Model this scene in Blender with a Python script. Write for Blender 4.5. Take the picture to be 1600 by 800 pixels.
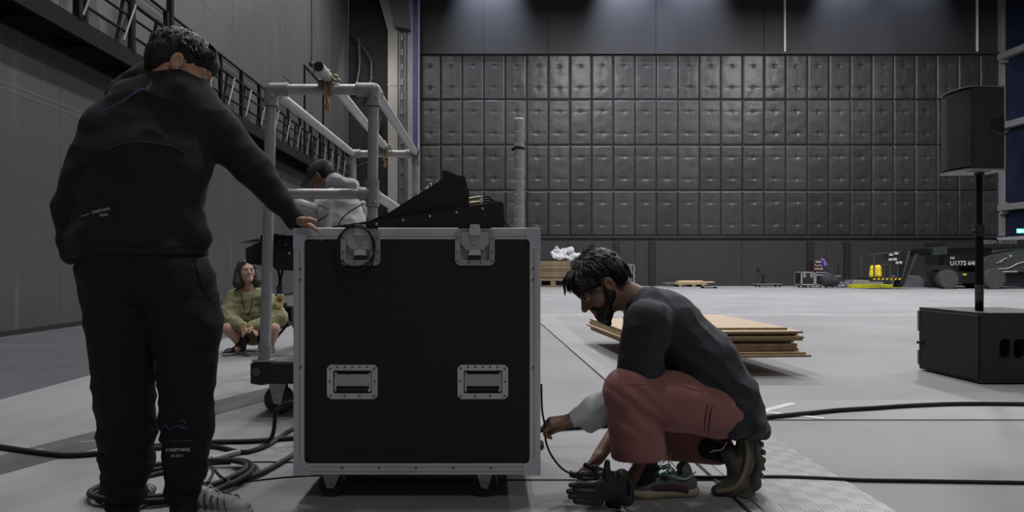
import bpy, bmesh, math, random
import numpy as np
from mathutils import Vector, Matrix, noise
from mathutils.bvhtree import BVHTree
R = math.radians
random.seed(7)
for o in list(bpy.data.objects): bpy.data.objects.remove(o)
scene = bpy.context.scene
COL = scene.collection
# ---------------------------------------------------------------- camera, world, lights, exposure
K = 1066.6667          # focal length in pixels of the 1600 px wide frame
EYE = 0.872            # lens height above the floor
cam_d = bpy.data.cameras.new('camera'); cam = bpy.data.objects.new('camera', cam_d); COL.objects.link(cam)
cam_d.sensor_width = 36; cam_d.lens = 24; cam_d.clip_end = 200
cam_d.shift_x = 35/1600; cam_d.shift_y = 16/1600
cam.location = (0, 0, EYE); cam.rotation_euler = (R(90), 0, 0)
scene.camera = cam
scene.view_settings.view_transform = 'Standard'; scene.view_settings.look = 'None'
scene.view_settings.exposure = 0.6; scene.view_settings.gamma = 1.0
scene.view_settings.use_curve_mapping = False
w = bpy.data.worlds.new('world'); scene.world = w; w.use_nodes = True
w.node_tree.nodes['Background'].inputs[0].default_value = (0.80, 0.84, 1.0, 1)
w.node_tree.nodes['Background'].inputs[1].default_value = 0.034
def area(name, loc, size, power, col=(1, .97, .94), sy=None, rot=(0, 0, 0), spread=None):
    d = bpy.data.lights.new(name, 'AREA'); d.energy = power; d.color = col
    d.shape = 'RECTANGLE'; d.size = size; d.size_y = sy or size
    if spread: d.spread = R(spread)
    o = bpy.data.objects.new(name, d); COL.objects.link(o); o.location = loc; o.rotation_euler = rot; return o
for (x, y, p) in ((-3.4, 8, 170), (-3.4, 15, 190), (-3.4, 22, 230), (2.4, 4.6, 200), (-2.6, 3.4, 130), (5, 12, 270), (5, 22, 820), (14, 12, 300), (14, 22, 880), (21, 18, 380)):
    area('hall_lamp', (x, y, 12.2), .55 if y < 14 else 1.2, p, (.985, .97, 1.0))
area('front_fill', (3.5, -3.2, 8.0), 1.6, 75, (1, .97, .93), rot=(R(42), 0, R(10)))  # unseen soft fill added behind the camera to brighten upright faces
def spot(name, loc, aim, power, ang, blend, col, rad=.15):
    d = bpy.data.lights.new(name, 'SPOT'); d.energy = power; d.color = col; d.spot_size = R(ang); d.spot_blend = blend; d.shadow_soft_size = rad
    o = bpy.data.objects.new(name, d); COL.objects.link(o); o.location = loc
    o.rotation_euler = (Vector(aim)-Vector(loc)).to_track_quat('-Z', 'Y').to_euler(); return o
for (px, p) in ((765, 2600), (985, 2900), (1085, 2300), (1330, 1700), (1430, 1000)):
    x = (px-765)/K*30
    spot('wall_washer', (x, 28.6, 15.8), (x, 30.1, 12.6), p, 56, 1.0, (.70, .78, 1.0))
spot('stage_lamp', (-7.0+8.5, 9.5, 7.5), (-.95, 5.3, 1.3), 330, 26, .8, (.96, .97, 1.0), .2)
area('doorway_lamp', (-4.6, 27.0, 9.0), 1.0, 22, (1, .94, .84), rot=(R(60), 0, 0))

# ---------------------------------------------------------------- helpers
def P(px, py, Y): return Vector(((px-765)/K*Y, Y, EYE-(py-416)/K*Y))
def F(px, py, z=0.0):
    Y = K*(EYE-z)/(py-416); return Vector(((px-765)/K*Y, Y, z))
MATS = {}
def mat(name, col, rough=.6, metal=0, var=.15, scale=6, bump=0.0, bscale=60, emit=None, coat=0, spec=.5, sheen=0, stretch=(1, 1, 1), detail=3):
    if name in MATS: return MATS[name]
    m = bpy.data.materials.new(name); m.use_nodes = True; nt = m.node_tree; N = nt.nodes; L = nt.links
    b = N['Principled BSDF']
    b.inputs['Roughness'].default_value = rough; b.inputs['Metallic'].default_value = metal
    b.inputs['Specular IOR Level'].default_value = spec
    if coat: b.inputs['Coat Weight'].default_value = coat
    if sheen: b.inputs['Sheen Weight'].default_value = sheen; b.inputs['Sheen Roughness'].default_value = .6
    tc = N.new('ShaderNodeTexCoord'); mp = N.new('ShaderNodeMapping'); mp.inputs['Scale'].default_value = stretch
    L.new(tc.outputs['Object'], mp.inputs['Vector'])
    n = N.new('ShaderNodeTexNoise'); n.inputs['Scale'].default_value = scale; n.inputs['Detail'].default_value = detail
    L.new(mp.outputs[0], n.inputs['Vector'])
    r = N.new('ShaderNodeValToRGB')
    c = Vector(col[:3])
    lo = c*(1-var); hi = c*(1+var)
    r.color_ramp.elements[0].position = .3; r.color_ramp.elements[1].position = .7
    r.color_ramp.elements[0].color = (*lo, 1); r.color_ramp.elements[1].color = (*[min(1, v) for v in hi], 1)
    L.new(n.outputs['Fac'], r.inputs['Fac']); L.new(r.outputs['Color'], b.inputs['Base Color'])
    if bump:
        n2 = N.new('ShaderNodeTexNoise'); n2.inputs['Scale'].default_value = bscale; n2.inputs['Detail'].default_value = 4
        L.new(mp.outputs[0], n2.inputs['Vector'])
        bp = N.new('ShaderNodeBump'); bp.inputs['Strength'].default_value = bump; bp.inputs['Distance'].default_value = .01
        L.new(n2.outputs['Fac'], bp.inputs['Height']); L.new(bp.outputs['Normal'], b.inputs['Normal'])
    if emit:
        b.inputs['Emission Color'].default_value = (*col[:3], 1); b.inputs['Emission Strength'].default_value = emit
    MATS[name] = m; return m
class MB:
    """collects shapes (world coordinates) into one mesh"""
    def __init__(s): s.bm = bmesh.new()
    def _add(s, tmp, M=None):
        if M is not None: bmesh.ops.transform(tmp, matrix=M, verts=tmp.verts)
        me = bpy.data.meshes.new('t'); tmp.to_mesh(me); tmp.free(); s.bm.from_mesh(me); bpy.data.meshes.remove(me); return s
    def box(s, c, size, rot=None, bev=0.0, seg=1):
        t = bmesh.new(); bmesh.ops.create_cube(t, size=1)
        bmesh.ops.scale(t, vec=size, verts=t.verts)
        if bev: bmesh.ops.bevel(t, geom=t.edges[:], offset=bev, segments=seg, affect='EDGES', profile=.5)
        M = Matrix.Translation(c) @ (rot.to_matrix().to_4x4() if hasattr(rot, 'to_matrix') else (rot if rot is not None else Matrix.Identity(4)))
        return s._add(t, M)
    def span(s, lo, hi, bev=0.0, seg=1):
        lo = Vector(lo); hi = Vector(hi); return s.box((lo+hi)/2, hi-lo, None, bev, seg)
    def cyl(s, a, b, r, seg=16, r2=None, cap=True):
        a = Vector(a); b = Vector(b); d = b-a; t = bmesh.new()
        bmesh.ops.create_cone(t, cap_ends=cap, segments=seg, radius1=r, radius2=r if r2 is None else r2, depth=d.length)
        M = Matrix.Translation((a+b)/2) @ d.to_track_quat('Z', 'Y').to_matrix().to_4x4(); return s._add(t, M)
    def ball(s, c, r, seg=12, scale=(1, 1, 1)):
        t = bmesh.new(); bmesh.ops.create_uvsphere(t, u_segments=seg, v_segments=max(6, seg*2//3), radius=r)
        return s._add(t, Matrix.Translation(c) @ Matrix.Diagonal((*scale, 1)))
    def bar(s, a, b, wx, wy, up=(0, 0, 1)):
        a = Vector(a); b = Vector(b); d = (b-a); z = d.normalized(); u = Vector(up)
        x = u.cross(z)
        if x.length < 1e-4: x = Vector((1, 0, 0)).cross(z)
        x.normalize(); y = z.cross(x); M = Matrix((x, y, z)).transposed().to_4x4(); M.translation = (a+b)/2
        t = bmesh.new(); bmesh.ops.create_cube(t, size=1); bmesh.ops.scale(t, vec=(wx, wy, d.length), verts=t.verts); return s._add(t, M)
    def tube(s, pts, r, seg=8, smooth=True, sub=6, r_end=None, flat=1.0):
        pts = [Vector(p) for p in pts]
        if smooth and len(pts) > 2:
            q = [pts[0]]+pts+[pts[-1]]; out = []
            for i in range(1, len(q)-2):
                for j in range(sub):
                    t = j/sub; p0, p1, p2, p3 = q[i-1:i+3]
                    out.append(.5*((2*p1)+(-p0+p2)*t+(2*p0-5*p1+4*p2-p3)*t*t+(-p0+3*p1-3*p2+p3)*t**3))
            out.append(pts[-1]); pts = out
        bm = s.bm; n = len(pts); rings = []; up = None
        for i, p in enumerate(pts):
            d = (pts[min(i+1, n-1)]-pts[max(i-1, 0)])
            if d.length < 1e-9: d = Vector((0, 0, 1))
            d.normalize()
            if up is None:
                up = Vector((0, 0, 1)) if abs(d.z) < .9 else Vector((1, 0, 0))
            x = up.cross(d)
            if x.length < 1e-6: x = Vector((1, 0, 0)).cross(d)
            x.normalize(); up = d.cross(x)
            rr = r if r_end is None else r+(r_end-r)*i/(n-1)
            rings.append([bm.verts.new(p+rr*(math.cos(a)*x+math.sin(a)*flat*up)) for a in [2*math.pi*k/seg for k in range(seg)]])
        for i in range(n-1):
            for k in range(seg):
                bm.faces.new((rings[i][k], rings[i][(k+1) % seg], rings[i+1][(k+1) % seg], rings[i+1][k]))
        bm.faces.new(rings[0][::-1]); bm.faces.new(rings[-1]); return s
    def prism(s, poly, a, b, axis='Y', bev=0.0):
        """poly of (u,v): axis Y -> (x,z); axis X -> (y,z); axis Z -> (x,y)"""
        f = {'Y': lambda u, v, t: (u, t, v), 'X': lambda u, v, t: (t, u, v), 'Z': lambda u, v, t: (u, v, t)}[axis]
        t = bmesh.new(); v0 = [t.verts.new(f(u, v, a)) for u, v in poly]; v1 = [t.verts.new(f(u, v, b)) for u, v in poly]
        n = len(poly); t.faces.new(v0); t.faces.new(v1[::-1])
        for i in range(n): t.faces.new((v0[i], v1[i], v1[(i+1) % n], v0[(i+1) % n]))
        bmesh.ops.recalc_face_normals(t, faces=t.faces[:])
        if bev: bmesh.ops.bevel(t, geom=t.edges[:], offset=bev, segments=2, affect='EDGES')
        return s._add(t)
    def lathe(s, prof, c, axis=(0, 0, 1), seg=20):
        c = Vector(c); M = Matrix.Translation(c) @ Vector(axis).to_track_quat('Z', 'Y').to_matrix().to_4x4(); t = bmesh.new(); rings = []
        for r, z in prof: rings.append([t.verts.new((r*math.cos(2*math.pi*k/seg), r*math.sin(2*math.pi*k/seg), z)) for k in range(seg)])
        for i in range(len(prof)-1):
            for k in range(seg): t.faces.new((rings[i][k], rings[i][(k+1) % seg], rings[i+1][(k+1) % seg], rings[i+1][k]))
        t.faces.new(rings[0][::-1]); t.faces.new(rings[-1]); bmesh.ops.recalc_face_normals(t, faces=t.faces[:])
        return s._add(t, M)
    def build(s, name, m, parent=None, smooth=None):
        me = bpy.data.meshes.new(name); s.bm.to_mesh(me); s.bm.free()
        return link_mesh(name, me, m, parent, smooth)
def wloc(o):
    v = Vector((0, 0, 0))
    while o is not None: v += o.location; o = o.parent
    return v
def link_mesh(name, me, m, parent=None, smooth=35):
    if smooth is None: smooth = 35
    o = bpy.data.objects.new(name, me); COL.objects.link(o)
    if parent is not None:
        o.parent = parent; me.transform(Matrix.Translation(-wloc(parent)))
    else:
        n = len(me.vertices); co = np.empty(n*3, 'f'); me.vertices.foreach_get('co', co); co = co.reshape(-1, 3)
        c = Vector(((co[:, 0].min()+co[:, 0].max())/2, (co[:, 1].min()+co[:, 1].max())/2, co[:, 2].min()))
        me.transform(Matrix.Translation(-c)); o.location = c
    if m is not None: me.materials.append(m)
    if smooth:
        me.polygons.foreach_set('use_smooth', [True]*len(me.polygons))
        if smooth < 180: me.set_sharp_from_angle(angle=R(smooth))
    return o
def tag(o, label=None, cat=None, group=None, kind=None):
    if label: o['label'] = label
    if cat: o['category'] = cat
    if group: o['group'] = group
    if kind: o['kind'] = kind
    return o
def thing(name, label, cat, loc=(0, 0, 0), group=None):
    o = bpy.data.objects.new(name, None); COL.objects.link(o); o.location = loc; o.empty_display_size = .1
    return tag(o, label, cat, group)
def lab(o, s): o['label'] = s; return o
def copy_tree(o, parent=None):
    c = o.copy(); COL.objects.link(c); c.parent = parent
    for ch in list(o.children): copy_tree(ch, c)
    return c
# ---- signed-distance modelling for bodies and cloth
def V(*a): return np.array(a, 'f')
def cap(a, b, ra, rb=None, sq=None, k=.02, op='+', cut=None):
    """tapered capsule; sq = list of (axis, factor) stretching the section; op '-' carves"""
    return dict(a=np.array(a, 'f'), b=np.array(b, 'f'), ra=ra, rb=ra if rb is None else rb, sq=sq or [], k=k, op=op)
def ell(c, radii, frame=None, k=.02, op='+'):
    c = np.array(c, 'f'); r0 = min(radii); fr = frame or (Vector((1, 0, 0)), Vector((0, 1, 0)), Vector((0, 0, 1)))
    return dict(a=c, b=c, ra=r0, rb=r0, sq=[(tuple(fr[i]), radii[i]/r0) for i in range(3) if radii[i] > r0*1.001], k=k, op=op)
def plane(p, n, box_r, k=.004):
    """cut away everything on the side n of p within box_r"""
    return dict(plane=True, a=np.array(p, 'f'), n=np.array(Vector(n).normalized(), 'f'), br=box_r, k=k)
def sdf_arrays(prims, vox, disp=None):
    lo = np.full(3, 1e9); hi = -lo
    def bb(p):
        m = max([1.0]+[s for _, s in p['sq']]); A = np.minimum(p['a'], p['b']); B = np.maximum(p['a'], p['b']); e = max(p['ra'], p['rb'])*m
        return A-e, B+e
    for p in prims:
        if 'plane' in p or p['op'] == '-': continue
        A, B = bb(p); lo = np.minimum(lo, A); hi = np.maximum(hi, B)
    lo -= 4*vox; hi += 4*vox
    n = np.ceil((hi-lo)/vox).astype(int)+1
    f = np.full(n, .5, 'f')
    ax = [lo[i]+vox*np.arange(n[i]) for i in range(3)]
    for p in prims:
        if 'plane' in p: A = p['a']-p['br']; B = p['a']+p['br']; m = 0
        else: A, B = bb(p); m = p['k']+3*vox
        i0 = np.maximum(0, np.floor((A-m-lo)/vox).astype(int)); i1 = np.minimum(n, np.ceil((B+m-lo)/vox).astype(int)+1)
        if np.any(i1 <= i0): continue
        sl = tuple(slice(i0[i], i1[i]) for i in range(3))
        X, Y, Z = np.meshgrid(*[ax[i][i0[i]:i1[i]].astype('f') for i in range(3)], indexing='ij', copy=False)
        if 'plane' in p:
            d = (X-p['a'][0])*p['n'][0]+(Y-p['a'][1])*p['n'][1]+(Z-p['a'][2])*p['n'][2]
            f[sl] = np.maximum(f[sl], d); continue
        X = X-p['a'][0]; Y = Y-p['a'][1]; Z = Z-p['a'][2]; D = (p['b']-p['a']).astype('f').copy()
        scal = 1.0
        for (nv, s_) in p['sq']:
            nv = np.array(nv, 'f'); nv = nv/np.linalg.norm(nv); g = (1/s_-1)
            t = (X*nv[0]+Y*nv[1]+Z*nv[2])*g
            X = X+t*nv[0]; Y = Y+t*nv[1]; Z = Z+t*nv[2]; D = D+nv*(D@nv)*g
        dd = float(D@D)
        if dd > 1e-10:
            t = np.clip((X*D[0]+Y*D[1]+Z*D[2])/dd, 0, 1)
            r = p['ra']+(p['rb']-p['ra'])*t
            d = np.sqrt((X-t*D[0])**2+(Y-t*D[1])**2+(Z-t*D[2])**2)-r
        else: d = np.sqrt(X*X+Y*Y+Z*Z)-p['ra']
        k = p['k']; g = f[sl]
        if p['op'] == '+':
            h = np.clip(.5+.5*(g-d)/k, 0, 1); f[sl] = g*(1-h)+d*h-k*h*(1-h)
        else:
            d = -d; h = np.clip(.5-.5*(g-d)/k, 0, 1); f[sl] = g*(1-h)+d*h+k*h*(1-h)
    # surface nets
    s = f < 0
    cs = np.zeros(n-1, np.int8)
    for dx in (0, 1):
        for dy in (0, 1):
            for dz in (0, 1):
                cs += s[dx:n[0]-1+dx, dy:n[1]-1+dy, dz:n[2]-1+dz]
    act = (cs > 0) & (cs < 8); idx = np.full(n-1, -1, np.int64); I = np.argwhere(act); idx[act] = np.arange(len(I))
    acc = np.zeros((len(I), 3)); cnt = np.zeros(len(I))
    cor = [(a, b, c) for a in (0, 1) for b in (0, 1) for c in (0, 1)]
    fv = {c: f[I[:, 0]+c[0], I[:, 1]+c[1], I[:, 2]+c[2]].astype(float) for c in cor}
    for c in cor:
        for a in range(3):
            if c[a]: continue
            e = list(c); e[a] = 1; e = tuple(e); u = fv[c]; v = fv[e]; m = (u < 0) != (v < 0)
            t = np.where(m, u/np.where(m, u-v, 1), 0); pt = np.tile(np.array(c, float), (len(I), 1)); pt[:, a] = t
            acc += pt*m[:, None]; cnt += m
    co = lo+vox*(I+acc/cnt[:, None])
    quads = []
    for a in range(3):
        b, c = (a+1) % 3, (a+2) % 3
        sl0 = [slice(1, n[i]-1) for i in range(3)]; sl1 = list(sl0); sl0[a] = slice(0, n[a]-1); sl1[a] = slice(1, n[a])
        s0 = s[tuple(sl0)]; s1 = s[tuple(sl1)]; E = np.argwhere(s0 != s1); off = np.array([1, 1, 1]); off[a] = 0; E = E+off
        ins = s[E[:, 0], E[:, 1], E[:, 2]]
        def g(db, dc):
            q = E.copy(); q[:, b] -= db; q[:, c] -= dc; return idx[q[:, 0], q[:, 1], q[:, 2]]
        q = np.stack([g(1, 1), g(0, 1), g(0, 0), g(1, 0)], 1); q[~ins] = q[~ins][:, ::-1]; quads.append(q)
    return co, np.concatenate(quads)
def arrays_mesh(name, chunks, disp=None):
    cos = []; qs = []; o = 0
    for co, q in chunks: cos.append(co); qs.append(q+o); o += len(co)
    co = np.concatenate(cos); q = np.concatenate(qs)
    me = bpy.data.meshes.new(name); me.vertices.add(len(co)); me.vertices.foreach_set('co', co.astype('f').ravel())
    me.loops.add(len(q)*4); me.loops.foreach_set('vertex_index', q.astype('i').ravel())
    me.polygons.add(len(q)); me.polygons.foreach_set('loop_start', np.arange(0, len(q)*4, 4, dtype='i')); me.polygons.foreach_set('loop_total', np.full(len(q), 4, 'i'))
    me.update(calc_edges=True); me.validate()
    if disp:
        no = np.empty(len(me.vertices)*3, 'f'); me.vertices.foreach_get('normal', no); no = no.reshape(-1, 3)
        c2 = np.empty(len(me.vertices)*3, 'f'); me.vertices.foreach_get('co', c2); c2 = c2.reshape(-1, 3)
        d = np.array([disp(Vector(c2[i]), no[i]) for i in range(len(c2))], 'f'); c2 = c2+no*d[:, None]
        me.vertices.foreach_set('co', c2.ravel()); me.update()
    return me
def sdf(name, prims, vox, m, parent=None, disp=None):
    me = arrays_mesh(name, [sdf_arrays(prims, vox)], disp); return link_mesh(name, me, m, parent, 180)
def folds(amp, fx, fy, fz, ridge=.5, seed=0.0, amp2=0.0):
    def d(p, n):
        v = noise.noise(Vector((p.x*fx+seed, p.y*fy, p.z*fz)))+.5*noise.noise(Vector((p.x*fx*2.1, p.y*fy*2.1+seed, p.z*fz*2.1)))
        v2 = 1-2*abs(noise.noise(Vector((p.x*fx*1.3-seed, p.y*fy*1.3, p.z*fz*1.3+9))))
        r = amp*((1-ridge)*v+ridge*(v2-.6)*.7)
        if amp2: r += amp2*noise.noise(p*260)
        return r
    return d
# ---- text
def text_mesh(body, size, thick=0.0, bold=0.0, shear=0.0, align='CENTER'):
    c = bpy.data.curves.new('t', 'FONT'); c.body = body; c.size = size; c.align_x = align; c.align_y = 'CENTER'; c.extrude = thick; c.offset = bold; c.shear = shear; c.resolution_u = 3
    o = bpy.data.objects.new('t', c); COL.objects.link(o); bpy.context.view_layer.update()
    me = bpy.data.meshes.new_from_object(o.evaluated_get(bpy.context.evaluated_depsgraph_get())); bpy.data.objects.remove(o); bpy.data.curves.remove(c); return me
def text_on(name, body, size, M, m, parent, thick=.0008, **kw):
    me = text_mesh(body, size, thick, **kw); me.transform(M); return link_mesh(name, me, m, parent, 0)
def FR(x, z, o):   # matrix whose local X = x, local Y = z (up on the sign), origin o
    x = Vector(x).normalized(); z = Vector(z).normalized(); n = x.cross(z); M = Matrix((x, z, n)).transposed().to_4x4(); M.translation = o; return M
# ================================================================ THE HALL
def struct(o): o['kind'] = 'structure'; return o
M_floor = mat('floor_paint', (.285, .281, .285), .62, var=.13, scale=.9, bump=.05, bscale=40, detail=8)
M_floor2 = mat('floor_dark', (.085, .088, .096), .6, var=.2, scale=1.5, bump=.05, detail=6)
M_floor3 = mat('floor_band', (.335, .33, .33), .6, var=.10, scale=3, detail=8)
M_seam = mat('seam', (.02, .02, .02), .8)
M_tape = mat('white_tape', (.75, .75, .75), .5, var=.05)
M_wall = mat('wall_grey', (.065, .065, .066), .55, var=.10, scale=.7, detail=5)
M_back = mat('wall_back', (.025, .0235, .024), .6, var=.12, scale=.5, detail=7)
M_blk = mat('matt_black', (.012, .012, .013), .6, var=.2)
M_steel = mat('black_steel', (.0045, .0045, .005), .85, .0, var=.2, spec=.2)
FL = MB(); FL.span((-6.2, -4, -.3), (22.8, 30.3, 0)); struct(FL.build('floor', M_floor, smooth=0))
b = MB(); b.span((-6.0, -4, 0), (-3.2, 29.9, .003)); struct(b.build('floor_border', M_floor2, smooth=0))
# dark grey strip running diagonally on the left
b = MB(); p = [F(0, 712), F(405, 604), F(470, 600), F(0, 742)]
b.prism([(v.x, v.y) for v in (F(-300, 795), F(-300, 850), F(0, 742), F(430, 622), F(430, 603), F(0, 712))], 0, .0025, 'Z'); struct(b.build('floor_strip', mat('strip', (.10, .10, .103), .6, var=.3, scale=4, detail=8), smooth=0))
def scuffs():
    b = MB(); rnd = random.Random(3)
    for (px, py, L_, a) in ((262, 697, .11, .3), (140, 690, .09, .35), (60, 703, .05, .2), (1290, 683, .02, 1), (1035, 668, .015, 0), (955, 600, .012, 2), (1357, 672, .012, .4), (1428, 640, .03, .2)):
        c = F(px, py); d = Vector((math.cos(a), math.sin(a), 0)); b.bar(c-d*L_/2+Vector((0, 0, .0028)), c+d*L_/2+Vector((0, 0, .0028)), .006, .0012)
    return b
struct(scuffs().build('floor_scuffs', M_tape, smooth=0))
# cross band, plates, seams and tape
b = MB(); b.span((1.12, 3.87, 0), (22, 4.44, .003)); struct(b.build('floor_cross_band', M_floor3, smooth=0))
def plate_material():
    m = mat('slotted_plate', (.37, .37, .365), .45, .1, var=.06, scale=5); nt = m.node_tree; N = nt.nodes; L = nt.links; bs = N['Principled BSDF']
    tc = N.new('ShaderNodeTexCoord'); sp = N.new('ShaderNodeSeparateXYZ'); L.new(tc.outputs['Object'], sp.inputs[0])
    def mt(op, a, b_=None, c=None):
        n = N.new('ShaderNodeMath'); n.operation = op
        for i, v in enumerate((a, b_, c)):
            if v is None: continue
            if isinstance(v, (int, float)): n.inputs[i].default_value = v
            else: L.new(v, n.inputs[i])
        return n.outputs[0]
    x, y = sp.outputs[0], sp.outputs[1]
    # rows 6 cm long in y; every other row shifts by half a group
    row = mt('FLOOR', mt('DIVIDE', y, .062)); sh = mt('MULTIPLY', mt('PINGPONG', row, 1), .07)
    row3 = mt('MULTIPLY', mt('PINGPONG', mt('FLOOR', mt('DIVIDE', row, 3)), 1), .02)
    xs = mt('ADD', mt('ADD', x, sh), row3)
    grp = mt('LESS_THAN', mt('FRACT', mt('DIVIDE', xs, .14)), .52)
    line = mt('LESS_THAN', mt('FRACT', mt('DIVIDE', xs, .0150)), .20)
    seg = mt('LESS_THAN', mt('FRACT', mt('DIVIDE', y, .062)), .9)
    f = mt('MULTIPLY', mt('MULTIPLY', grp, line), seg)
    mx = N.new('ShaderNodeMix'); mx.data_type = 'RGBA'; L.new(f, mx.inputs[0])
    old = bs.inputs['Base Color'].links[0].from_socket; L.new(old, mx.inputs[6]); mx.inputs[7].default_value = (.03, .03, .03, 1)
    L.new(mx.outputs[2], bs.inputs['Base Color']); return m
MP = plate_material()
for i in range(2):
    y1 = 3.86-i*2.6; b = MB(); b.span((.975, y1-2.596, 0), (1.44, y1, .004)); struct(b.build('floor_plate', MP, smooth=0))
b = MB(); b.prism([(.80, 9.5), (.74, 12.1), (1.15, 12.1), (1.1, 9.5), (1.08, 4.45), (.90, 4.45)], 0, .003, 'Z'); struct(b.build('floor_plate', M_floor3, smooth=0))
b = MB(); b.bar((.955, -1, .004), (.90, 4.45, .004), .012, .003); b.bar((.90, 4.45, .004), (.74, 12.1, .004), .012, .003)
b.bar((.97, 3.86, .0045), (22, 3.86, .0045), .010, .002); b.bar((-.6, 2.78, .003), (.95, 2.78, .003), .008, .002)
b.bar((5, 3.87, .0045), (4.6, 4.44, .0045), .008, .002)
struct(b.build('floor_seam', M_seam, smooth=0))
b = MB(); b.span((.75, 12.1, 0), (10.8, 12.32, .002)); b.span((8.5, 19.8, 0), (14, 19.9, .002)); struct(b.build('floor_tape', mat('tape_line', (.42, .42, .42), .6, var=.2, scale=8), smooth=0))
b = MB(); A = F(1188, 644); b.bar(A+Vector((0, 0, .004)), F(1240, 631)+Vector((0, 0, .004)), .05, .002); b.bar(A+Vector((0, 0, .005)), F(1288, 655)+Vector((0, 0, .005)), .045, .002); struct(b.build('floor_chevron', M_tape, smooth=0))

# left wall
def wall_left_mat():
    m = M_wall; nt = m.node_tree; N = nt.nodes; L = nt.links; bs = N['Principled BSDF']
    tc = N.new('ShaderNodeTexCoord'); mp = N.new('ShaderNodeMapping'); mp.inputs['Scale'].default_value = (1, 3.2, .45); L.new(tc.outputs['Object'], mp.inputs[0])
    n = N.new('ShaderNodeTexNoise'); n.inputs['Scale'].default_value = 1.1; n.inputs['Detail'].default_value = 6; L.new(mp.outputs[0], n.inputs['Vector'])
    r = N.new('ShaderNodeValToRGB'); r.color_ramp.elements[0].position = .60; r.color_ramp.elements[0].color = (0, 0, 0, 1); r.color_ramp.elements[1].position = .74; r.color_ramp.elements[1].color = (.35, .35, .35, 1); L.new(n.outputs['Fac'], r.inputs[0])
    mx = N.new('ShaderNodeMix'); mx.data_type = 'RGBA'; L.new(r.outputs[0], mx.inputs[0]); old = bs.inputs['Base Color'].links[0].from_socket; L.new(old, mx.inputs[6]); mx.inputs[7].default_value = (.17, .17, .175, 1); L.new(mx.outputs[2], bs.inputs['Base Color'])
wall_left_mat()
b = MB(); b.span((-6.25, -4, .06), (-6, 29.0, 16.5)); wl = struct(b.build('wall_left', M_wall, smooth=0))
b = MB()
for i in range(-2, 14): b.span((-6.0, 4.75+1.6*i, .06), (-5.995, 4.762+1.6*i, 16.4))
for z in (3.05, 3.13, 6.4, 9.9, 13.2): b.span((-6.0, -4, z), (-5.994, 29, z+.015))
struct(b.build('trim_1', mat('panel_joint', (.125, .125, .13), .6), smooth=0))
b = MB(); b.span((-6.2, -4, 0), (-5.99, 29, .07)); struct(b.build('baseboard_left', M_blk, smooth=0))
# back wall
b = MB(); b.span((-6.2, 30.0+.1, 0), (22.8, 30.4, 16.5)); struct(b.build('wall_back', M_back, smooth=0))
b = MB()
for px in (741, 814, 888, 960, 993, 1160, 1293, 1395, 1490):
    x = (px-765)/K*30; b.span((x, 30.08, .0), (x+.03, 30.1, 2.2))
for px in (755, 857, 1025, 1195): x = (px-765)/K*30; b.span((x, 30.08, 10.2), (x+.03, 30.1, 16.4))
struct(b.build('trim_2', M_seam, smooth=0))
for i, px in enumerate((1227, 1528)):
    x = (px-765)/K*30; b = MB(); b.span((x-.035, 30.02, 10.22), (x+.035, 30.08, 16.4)); struct(b.build('trim_%d' % (3+i), M_tape, smooth=0))
b = MB(); b.span((-3.25, 30.0, 2.12), (22.5, 30.1, 2.2)); b.span((-3.25, 29.97, 10.2), (22.5, 30.1, 10.3)); struct(b.build('trim_5', mat('rail', (.028, .026, .026), .6), smooth=0))
# right wall, blue panels with pale beams
M_blue = mat('blue_wall', (.004, .009, .032), .5, var=.5, scale=1.3, detail=6)
M_beam = mat('pale_beam', (.20, .20, .205), .55, var=.12)
b = MB(); b.span((22.62, -4, 0), (22.8, 30.1, 16.5)); struct(b.build('wall_right', M_blue, smooth=0))
b = MB(); b.span((22.40, 29.9, 2.2), (22.60, 30.1, 16.4))
for z in (9.9, 6.85, 3.3): b.span((22.3, 6, z), (22.62, 30, z+.27))
for z in (9.75, 6.7, 3.15): b.span((22.33, 29.75, z), (22.62, 29.9, z+.5))
struct(b.build('trim_6', M_beam, smooth=0))
b = MB(); b.span((22.3, 5, 1.96), (22.62, 30, 2.14)); struct(b.build('trim_7', mat('ledge', (.36, .36, .38), .5), smooth=0))
b = MB(); b.span((22.4, 5, 0), (22.62, 29.9, 1.96)); struct(b.build('baseboard_right', mat('dark_dado', (.02, .024, .03), .6), smooth=0))
# portal at the far left corner
def PX(px, Y): return (px-765)/K*Y
b = MB(); b.span((-6.0, 29.3, 0), (-4.2, 29.45, 16.4)); struct(b.build('wall_doorway', mat('black_drape', (.005, .005, .0055), .8, bump=.6, bscale=3, var=.5, scale=3), smooth=0))
b = MB(); Yp = 28.6; x0, x1 = PX(606, Yp), PX(621, Yp); zt = P(607, 48, Yp).z; xa = PX(565, Yp)
b.prism([(x0, 0), (x1, 0), (x1, zt+.2), (PX(583, Yp), 16.3), (PX(548, Yp), 16.3), (x0, zt)], Yp, Yp+.35); b.span((x0-.02, Yp-.02, P(607, 134, Yp).z), (x1, Yp+.3, P(607, 134, Yp).z+.05))
struct(b.build('door_1', mat('beige_post', (.18, .172, .155), .6, var=.06), smooth=0))
b = MB(); b.span((x1, Yp+.05, 0), (PX(637, Yp), Yp+.4, zt+.4)); b.prism([(x1-.1, zt+.1), (PX(642, Yp), zt-.05), (PX(620, Yp), 16.3), (PX(585, Yp), 16.3)], Yp-.3, Yp)
struct(b.build('door_2', mat('dark_channel', (.035, .035, .036), .6, var=.3), smooth=0))
b = MB()
for px in (623.5, 632): b.span((PX(px, Yp), Yp, 0), (PX(px+1.8, Yp), Yp+.06, zt))
z = .4
while z < zt: b.span((PX(626, Yp), Yp, z), (PX(630, Yp), Yp+.06, z+.28)); z += .62
struct(b.build('door_3', mat('door_track', (.07, .07, .072), .4, .2), smooth=0))
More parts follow.
